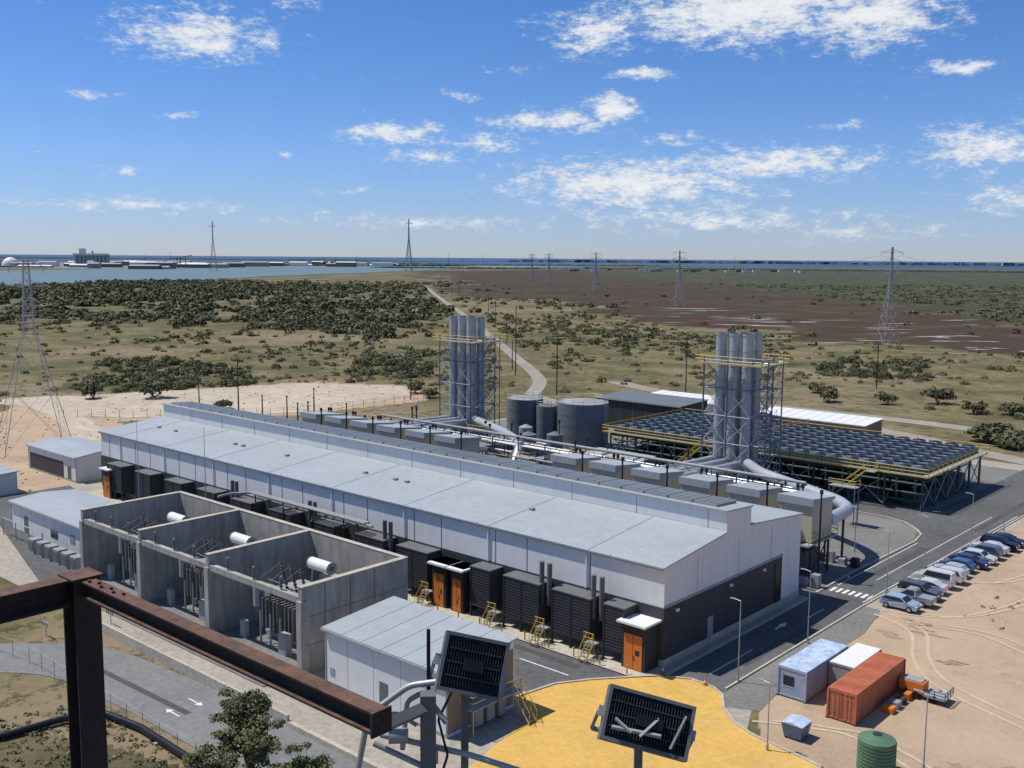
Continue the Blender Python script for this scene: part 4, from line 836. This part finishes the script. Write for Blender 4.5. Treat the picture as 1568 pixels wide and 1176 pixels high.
# ------------------------------------------------------------------ port across the river
r_=root("grain_silo_terminal"); b=B()
def fb(R,D,wr,wd,z0,z1,k):
    c=[wp(R-wr,D-wd),wp(R+wr,D-wd),wp(R+wr,D+wd),wp(R-wr,D+wd)]; b.add([(*p,z0) for p in c]+[(*p,z1) for p in c],[(4,5,6,7),(0,1,5,4),(1,2,6,5),(2,3,7,6),(3,0,4,7)],k)
for i in range(9): R=-1440+i*13; b.cyl((*wp(R,3400),0),(*wp(R,3400),36),6.4,'grey_metal',12)
fb(-1390,3400,58,6,36,42,'white_clad'); fb(-1418,3400,8,9,42,58,'white_clad'); fb(-1385,3400,2,3,42,50,'grey_metal'); b.obj("silos",r_)
rs=random.Random(5)
for i in range(70):
    b=B(); R=rs.uniform(-1750,-850) if i<54 else rs.uniform(-850,-500); D=rs.uniform(2750,4000) if i<54 else rs.uniform(3800,4500); w=rs.uniform(8,48); h=rs.uniform(5,17)
    r_=root("port_warehouse"); k=rs.choice(['white_paint','white_clad','grey_metal','beige_wall','mid_metal','mid_metal','pale_concrete']); fb(R,D,w,rs.uniform(8,20),0,h,k)
    p=[wp(R-w,D-14),wp(R+w,D-14),wp(R+w,D),wp(R-w,D),wp(R+w,D+14),wp(R-w,D+14)]
    b.add([(*p[0],h),(*p[1],h),(*p[2],h+3),(*p[3],h+3),(*p[4],h),(*p[5],h)],[(0,1,2,3),(3,2,4,5),(0,3,5),(1,4,2)],rs.choice(['white_paint','roof_metal','grey_metal'])); b.obj("building",r_)
r_=root("storage_dome"); b=B(); c=wp(-1560,3200); b.sph((c[0],c[1],4),24,'white_paint',20,12); b.obj("dome",r_)
r_=root("cargo_ship"); b=B(); 
def shp(R0,R1,D,k,h): 
    c=[wp(R0,D-9),wp(R1-12,D-11),wp(R1,D),wp(R1-12,D+11),wp(R0,D+9)]; n=5; b.add([(*p,.5) for p in c]+[(*p,h) for p in c],[(5,6,7,8,9)]+[(i,(i+1)%n,n+(i+1)%n,n+i) for i in range(n)],k)
shp(-770,-620,4150,'red_hull',14); fb(-755,4150,9,8,14,34,'white_paint')
for i in range(4): fb(-725+i*26,4150,9,7,14,17,'mid_metal'); b.beam((*wp(-713+i*26,4150),14),(*wp(-713+i*26,4150),30),1.6,'grey_metal')
b.obj("hull_and_superstructure",r_)
r_=root("harbour_crane"); b=B()
for R in (-1010,-1000,-985): b.beam((*wp(R,3100),0),(*wp(R,3100),32),1.6,'red_hull')
b.beam((*wp(-1030,3100),28),(*wp(-965,3100),38),1.6,'red_hull'); b.obj("crane_frame",r_)
for i in range(8):
    r_=root("distant_mast"); b=B(); R=rs.uniform(-1700,1500); D=rs.uniform(3300,4600); c=wp(R,D); b.cyl((*c,0),(*c,rs.uniform(35,60)),.8,'mid_metal',5,r2=.5); b.box(c[0]-5,c[1]-.6,28,c[0]+5,c[1]+.6,29,'mid_metal'); b.obj("mast",r_)
r_=root("distant_shoreline_buildings"); b=B()
for i in range(90):
    R=rs.uniform(0,5200); fb(R,9700,rs.uniform(10,70),5,0,rs.uniform(14,30),rs.choice(['white_paint','beige_wall','grey_metal','grey_metal']))
for i in range(50): fb(rs.uniform(150,900),rs.uniform(3000,3800),rs.uniform(4,14),5,0,rs.uniform(4,8),rs.choice(['white_paint','beige_wall','grey_metal']))
b.obj("houses",r_)
# ------------------------------------------------------------------ foreground steelwork
S=root("steel_tower_platform"); b=B()
def ibeam(p,q,hh,ww,k='rust',tf=.014):
    p=Vector(p);q=Vector(q);d=(q-p).normalized(); up=Vector((0,0,1)) if abs(d.z)<.9 else Vector((1,0,0)); sd=d.cross(up).normalized(); up=sd.cross(d)
    def bx(cu,cs,hu,hs):
        vs=[]
        for c in (p,q):
            for a,e in ((-1,-1),(1,-1),(1,1),(-1,1)): vs.append(c+up*(cu+hu*e)+sd*(cs+hs*a))
        b.add(vs,[(0,1,2,3),(7,6,5,4),(0,4,5,1),(1,5,6,2),(2,6,7,3),(3,7,4,0)],k)
    bx(hh/2-tf/2,0,tf/2,ww/2); bx(-hh/2+tf/2,0,tf/2,ww/2); bx(0,0,hh/2-tf-.0005,.005)
ibeam((-7.38,3.45,0),(-7.38,3.45,35.60),.2,.2)
ibeam((-7.27,3.45,35.53),(-3.98,3.45,35.53),.125,.11); ibeam((-7.4,3.34,35.5),(-7.4,-2.5,35.5),.2,.15)
b.box(-7.5,3.33,35.60,-7.26,3.57,35.614,'rust')
b.box(-3.98,3.38,35.46,-3.965,3.52,35.60,'rust')
b.beam((-4.1,3.92,0),(-4.1,3.92,35.50),.09,'mid_metal'); b.beam((-4.1,3.5,35.42),(-4.1,3.92,35.42),.06,'mid_metal')
for z in range(5,34,7): ibeam((-7.25,3.45,z),(-4.15,3.9,z),.15,.12)
for i in range(6): b.cyl((-7.2+i*.09,3.43+.03*(i%2),35.593),(-7.2+i*.09,3.43+.03*(i%2),35.61),.013,'rust',6)
b.obj("columns_and_beams",S)
b=B()
b.pipe([(-4.46,3.68,34.95),(-4.42,3.74,35.33),(-4.26,3.92,35.50),(-4.06,4.05,35.55)],.019,'galv')
b.pipe([(-4.38,3.80,35.20),(-3.95,4.12,35.1),(-3.3,4.62,34.86)],.018,'galv'); b.pipe([(-4.42,3.78,35.14),(-4.1,4.0,34.98),(-3.9,4.0,34.5)],.018,'galv')
b.pipe([(-4.30,3.90,35.1),(-4.28,3.92,35.40),(-4.2,3.98,35.46),(-4.05,4.02,35.30)],.017,'galv')
b.pipe([(-4.40,3.76,35.30),(-4.30,3.86,35.34),(-4.22,3.94,35.26)],.012,'galv'); b.pipe([(-4.05,4.1,35.52),(-4.12,4.02,35.30),(-4.02,4.0,35.12),(-4.1,3.94,34.8)],.008,'black_plastic',6)
b.cyl((-4.33,3.82,35.2),(-4.25,3.90,35.2),.045,'galv',10); b.box(-4.2,3.95,35.02,-4.13,4.03,35.14,'galv'); b.beam((-4.18,4.0,35.4),(-4.18,4.0,35.84),.022,'black_plastic')
b.obj("galvanised_pipes",S)
def flood(loc,rx,ry,rz,w,h,bar=False):
    r_=root("led_floodlight",loc); b=B()
    b.box(-w/2,-.03,-h/2,w/2,.02,h/2,'black_plastic')
    for a,c,d,e in ((-w/2-.012,-h/2-.012,w/2+.012,-h/2+.008),(-w/2-.012,h/2-.008,w/2+.012,h/2+.012),(-w/2-.012,-h/2+.008,-w/2+.008,h/2-.008),(w/2-.008,-h/2+.008,w/2+.012,h/2-.008)): b.box(a,-.06,c,d,.03,e,'mid_metal')
    n=int(w/.018)
    for i in range(n): x=-w/2+.02+i*(w-.04)/(n-1); b.box(x-.002,-.055,-h/2+.03,x+.002,-.03,h/2-.03,'dark_metal')
    for zz in (-h*.25,0,h*.25): b.box(-w/2+.02,-.058,zz-.004,w/2-.02,-.03,zz+.004,'dark_metal')
    b.box(-w*.16,-.085,-h*.12,w*.16,-.058,h*.1,'black_plastic')
    if bar:
        b.beam((-w*.42,-.075,-h*.28),(w*.15,-.1,-h*.22),.018,'galv'); b.beam((-w*.4,-.075,-h*.1),(-w*.2,-.11,-h*.3),.014,'galv'); b.beam((w*.1,-.075,h*.1),(-w*.1,-.12,-h*.34),.014,'galv'); b.beam((w*.3,-.07,-h*.4),(w*.42,-.07,h*.3),.014,'mid_metal')
    b.box(-w/2+.03,.02,-h/2+.03,w/2-.03,.026,h/2-.03,'glass_dark')
    b.box(-w/2-.045,-.02,-h*.1,-w/2-.012,.01,h*.1,'galv'); b.box(w/2+.012,-.02,-h*.1,w/2+.045,.01,h*.1,'galv')
    o=b.obj("housing",r_); o.rotation_euler=(rx,ry,rz)
    b=B(); Rm=Matrix.Rotation(rz,3,'Z')@Matrix.Rotation(ry,3,'Y')
    a=Rm@Vector((-w/2-.04,0,0)); c=Rm@Vector((w/2+.04,0,0)); dn=Rm@Vector((0,.06,-h*.5)); b.beam(a,a+dn,.02,'galv'); b.beam(c,c+dn,.02,'galv'); b.beam(a+dn,c+dn,.024,'galv'); b.beam((a+c)/2+dn,(a+c)/2+dn-Vector((0,0,1.3)),.045,'mid_metal')
    b.obj("bracket",r_)
flood((-3.99,4.17,35.62),radians(-24),radians(14),radians(48),.36,.31)
flood((-3.2,4.83,35.29),radians(-30),radians(15),radians(40),.50,.29,True)
b=B(); b.beam((-4.0,3.55,34.9),(-4.0,4.2,34.9),.05,'galv'); b.beam((-4.1,3.92,34.1),(-3.2,4.85,34.1),.06,'galv'); b.beam((-4.0,4.17,34.2),(-3.3,3.9,34.2),.05,'galv'); b.obj("lamp_outriggers",S)
r_=root("mesh_fence"); b=B()
for i in range(18): x=-110+i*2.6; y=36.5+ (min(i,6)*.4); b.cyl((x,y,0),(x,y,1.8),.03,'galv',5)
b.beam((-110,36.5,1.78),(-94.4,38.9,1.78),.03,'galv'); b.beam((-94.4,38.9,1.78),(-66,38.9,1.78),.03,'galv'); b.obj("posts",r_)
r_=root("yard_fence"); b=B()
pp=[(-236,108),(-215,128),(-200,148),(-196,186),(-205,200)]
for i in range(4):
    p=Vector(pp[i]);q=Vector(pp[i+1]);n=int((q-p).length/3)
    for j in range(n): c=p.lerp(q,j/n); b.cyl((c.x,c.y,0),(c.x,c.y,2.0),.05,'wood_pole',5)
    for z in (.7,1.4,1.95): b.beam((p.x,p.y,z),(q.x,q.y,z),.02,'mid_metal')
b.obj("posts",r_)
for x,y in ((-49.5,77.2),(-72.2,47.0),(-45.2,77.5),(-48.6,116)):
    r_=root("traffic_cone"); b=B(); b.cyl((x,y,.04),(x,y,.75),.18,'orange_paint',12,r2=.03); b.box(x-.22,y-.22,.04,x+.22,y+.22,.08,'orange_paint'); b.cyl((x,y,.35),(x,y,.5),.125,'white_paint',12,r2=.09); b.obj("cone",r_)
for x,y in ((-100,43),(-98.5,49)):
    r_=root("traffic_sign"); b=B(); b.cyl((x,y,0),(x,y,1.7),.04,'galv',6); b.box(x-.9,y-.04,1.1,x+.9,y-.02,1.6,'white_paint')
    for i in range(4): b.box(x-.8+i*.42,y-.06,1.15,x-.6+i*.42,y-.041,1.55,'black_plastic')
    b.obj("chevron_board",r_)
# ------------------------------------------------------------------ sun + sky
az_=radians(-115.5); el_=radians(61)
sun=bpy.data.lights.new("Sun",'SUN'); sun.energy=4.6; sun.angle=radians(.5); sun.color=(1,.96,.89)
so=bpy.data.objects.new("Sun",sun); sc.collection.objects.link(so)
tos=Vector((sin(az_)*cos(el_),cos(az_)*cos(el_),sin(el_))); so.rotation_euler=(-tos).to_track_quat('-Z','Y').to_euler()
w=bpy.data.worlds.new("World"); sc.world=w; w.use_nodes=True; nt=w.node_tree; nt.nodes.clear(); N=nt.nodes; L=nt.links
out=N.new('ShaderNodeOutputWorld'); bg=N.new('ShaderNodeBackground'); bc=N.new('ShaderNodeBackground'); mxs=N.new('ShaderNodeMixShader')
sk=N.new('ShaderNodeTexSky'); sk.sky_type='NISHITA'; sk.sun_disc=False; sk.sun_elevation=el_; sk.sun_rotation=az_; sk.air_density=1.0; sk.dust_density=0.05; sk.ozone_density=3.0
tc=N.new('ShaderNodeTexCoord')
def vdot(c):
    v=N.new('ShaderNodeVectorMath'); v.operation='DOT_PRODUCT'; v.inputs[1].default_value=c; L.new(tc.outputs['Generated'],v.inputs[0]); return v.outputs['Value']
def mt(op,a,b_=0.0,c=None,clamp=False):
    m=N.new('ShaderNodeMath'); m.operation=op; m.use_clamp=clamp
    for i,s in enumerate((a,b_,c)):
        if s is None: continue
        if isinstance(s,(int,float)): m.inputs[i].default_value=s
        else: L.new(s,m.inputs[i])
    return m.outputs[0]
azn=mt('MULTIPLY',mt('ARCTAN2',vdot((.7486,.663,0)),vdot((-.663,.7486,0))),57.2958); eln=mt('MULTIPLY',mt('ARCSINE',vdot((0,0,1))),57.2958)
cb=N.new('ShaderNodeCombineXYZ'); L.new(azn,cb.inputs[0]); L.new(eln,cb.inputs[1])
def vm(op,a,b_,c=None):
    v=N.new('ShaderNodeVectorMath'); v.operation=op
    for i,s in enumerate((a,b_,c)):
        if s is None: continue
        if isinstance(s,tuple): v.inputs[i].default_value=s
        else: L.new(s,v.inputs[i])
    return v
def nz(vec,s,d,ro,col=False):
    n=N.new('ShaderNodeTexNoise'); n.inputs['Scale'].default_value=s; n.inputs['Detail'].default_value=d; n.inputs['Roughness'].default_value=ro; L.new(vec,n.inputs['Vector']); return n.outputs[1 if col else 0]
st=vm('MULTIPLY',cb.outputs[0],(1,2.3,1)).outputs[0]
wv=vm('SUBTRACT',nz(st,.45,4,.6,True),(.5,.5,.5)).outputs[0]
wv=vm('MULTIPLY',wv,(3.0,.9,0)).outputs[0]
pos=vm('ADD',cb.outputs[0],wv).outputs[0]
CL=[(-16.7,11.2,4.8,1.6,1.1),(-20,13,2,.5,.8),(-12,13,1.6,.6,.8),(-20.6,4.3,1.2,.3,1),(-18,7.2,1.2,.26,.8),(-6.6,6.6,3.6,.75,1.1),(-4.8,5.4,2.4,.6,1),(-1.2,6.2,2.5,.6,1),(2.2,7.4,4.2,.75,1.1),(5.2,8.0,1.6,1.0,1.35),(6.5,4.1,8.3,1.6,1.2),(14,5.1,6.8,1.05,1.1),(4.3,11.9,3,1.4,1.1),(12.3,12.9,8.5,2.0,1.35),(18.6,12.4,4.4,2.1,1.25),(7.1,9.8,2.3,.4,1),(22.9,9.6,2.6,.5,.95),(24.2,5.6,3.4,1.4,1.15),(25.3,3.2,3,1.0,.85),(-20,2.6,8,.6,.78),(-5,1.9,9,.7,.75),(10.5,2.2,10,1.0,.85),(-3,8.6,1.5,.35,.8),(-12.5,5.4,.8,.3,.8),(18,1.5,8,.8,.7),(8.5,6.3,2.7,.4,.8),(17,7.0,2.2,.35,.6),(-10,13.6,2.4,.5,.75),(-22,8,1.8,.35,.7),(0,10,2,.4,.55),(-9,3.6,2,.3,.6),(1,12.5,1.6,.4,.6)]
mk=None
for (ca,ce,hw,hh,wt) in CL:
    v=vm('MULTIPLY_ADD',pos,(1/hw,1/hh,0),(-ca/hw,-ce/hh,0))
    lv=N.new('ShaderNodeVectorMath'); lv.operation='LENGTH'; L.new(v.outputs[0],lv.inputs[0])
    m=mt('MULTIPLY_ADD',lv.outputs['Value'],-wt*.8,wt*1.1); mk=m if mk is None else mt('MAXIMUM',mk,m)
mk=mt('MAXIMUM',mk,0.0)
f1=nz(st,.8,12,.68); f2=nz(st,3.4,8,.62)
fn=mt('ADD',mt('MULTIPLY',mt('SUBTRACT',f1,.51),2.5),mt('MULTIPLY',mt('SUBTRACT',f2,.5),.8))
den=mt('ADD',mt('MULTIPLY',mk,.9),fn)
mr=N.new('ShaderNodeMapRange'); mr.interpolation_type='SMOOTHSTEP'; mr.inputs[1].default_value=.25; mr.inputs[2].default_value=1.05; L.new(den,mr.inputs[0])
up=N.new('ShaderNodeMapRange'); up.inputs[1].default_value=.3; up.inputs[2].default_value=1.6; L.new(eln,up.inputs[0])
al=mt('MULTIPLY',mt('MULTIPLY',mr.outputs[0],up.outputs[0]),.95)
cr=N.new('ShaderNodeMix'); cr.data_type='RGBA'; cr.inputs[6].default_value=(.60,.69,.80,1); cr.inputs[7].default_value=(.93,.935,.95,1)
sh=N.new('ShaderNodeMapRange'); sh.inputs[1].default_value=.35; sh.inputs[2].default_value=1.3; L.new(den,sh.inputs[0]); L.new(sh.outputs[0],cr.inputs[0])
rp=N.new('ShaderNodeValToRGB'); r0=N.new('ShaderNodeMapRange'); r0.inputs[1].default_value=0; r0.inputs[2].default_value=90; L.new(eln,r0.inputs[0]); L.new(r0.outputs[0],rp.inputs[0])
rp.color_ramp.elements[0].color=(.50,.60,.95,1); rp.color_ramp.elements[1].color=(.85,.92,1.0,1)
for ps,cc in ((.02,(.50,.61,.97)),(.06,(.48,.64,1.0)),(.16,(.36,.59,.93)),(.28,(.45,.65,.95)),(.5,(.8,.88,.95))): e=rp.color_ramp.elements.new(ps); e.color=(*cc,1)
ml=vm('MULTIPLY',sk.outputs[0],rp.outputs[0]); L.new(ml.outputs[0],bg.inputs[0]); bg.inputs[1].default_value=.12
L.new(cr.outputs[2],bc.inputs[0]); bc.inputs[1].default_value=.95
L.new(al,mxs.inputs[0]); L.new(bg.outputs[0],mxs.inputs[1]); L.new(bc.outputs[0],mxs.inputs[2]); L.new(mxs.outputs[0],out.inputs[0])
print("objects",len(bpy.data.objects))
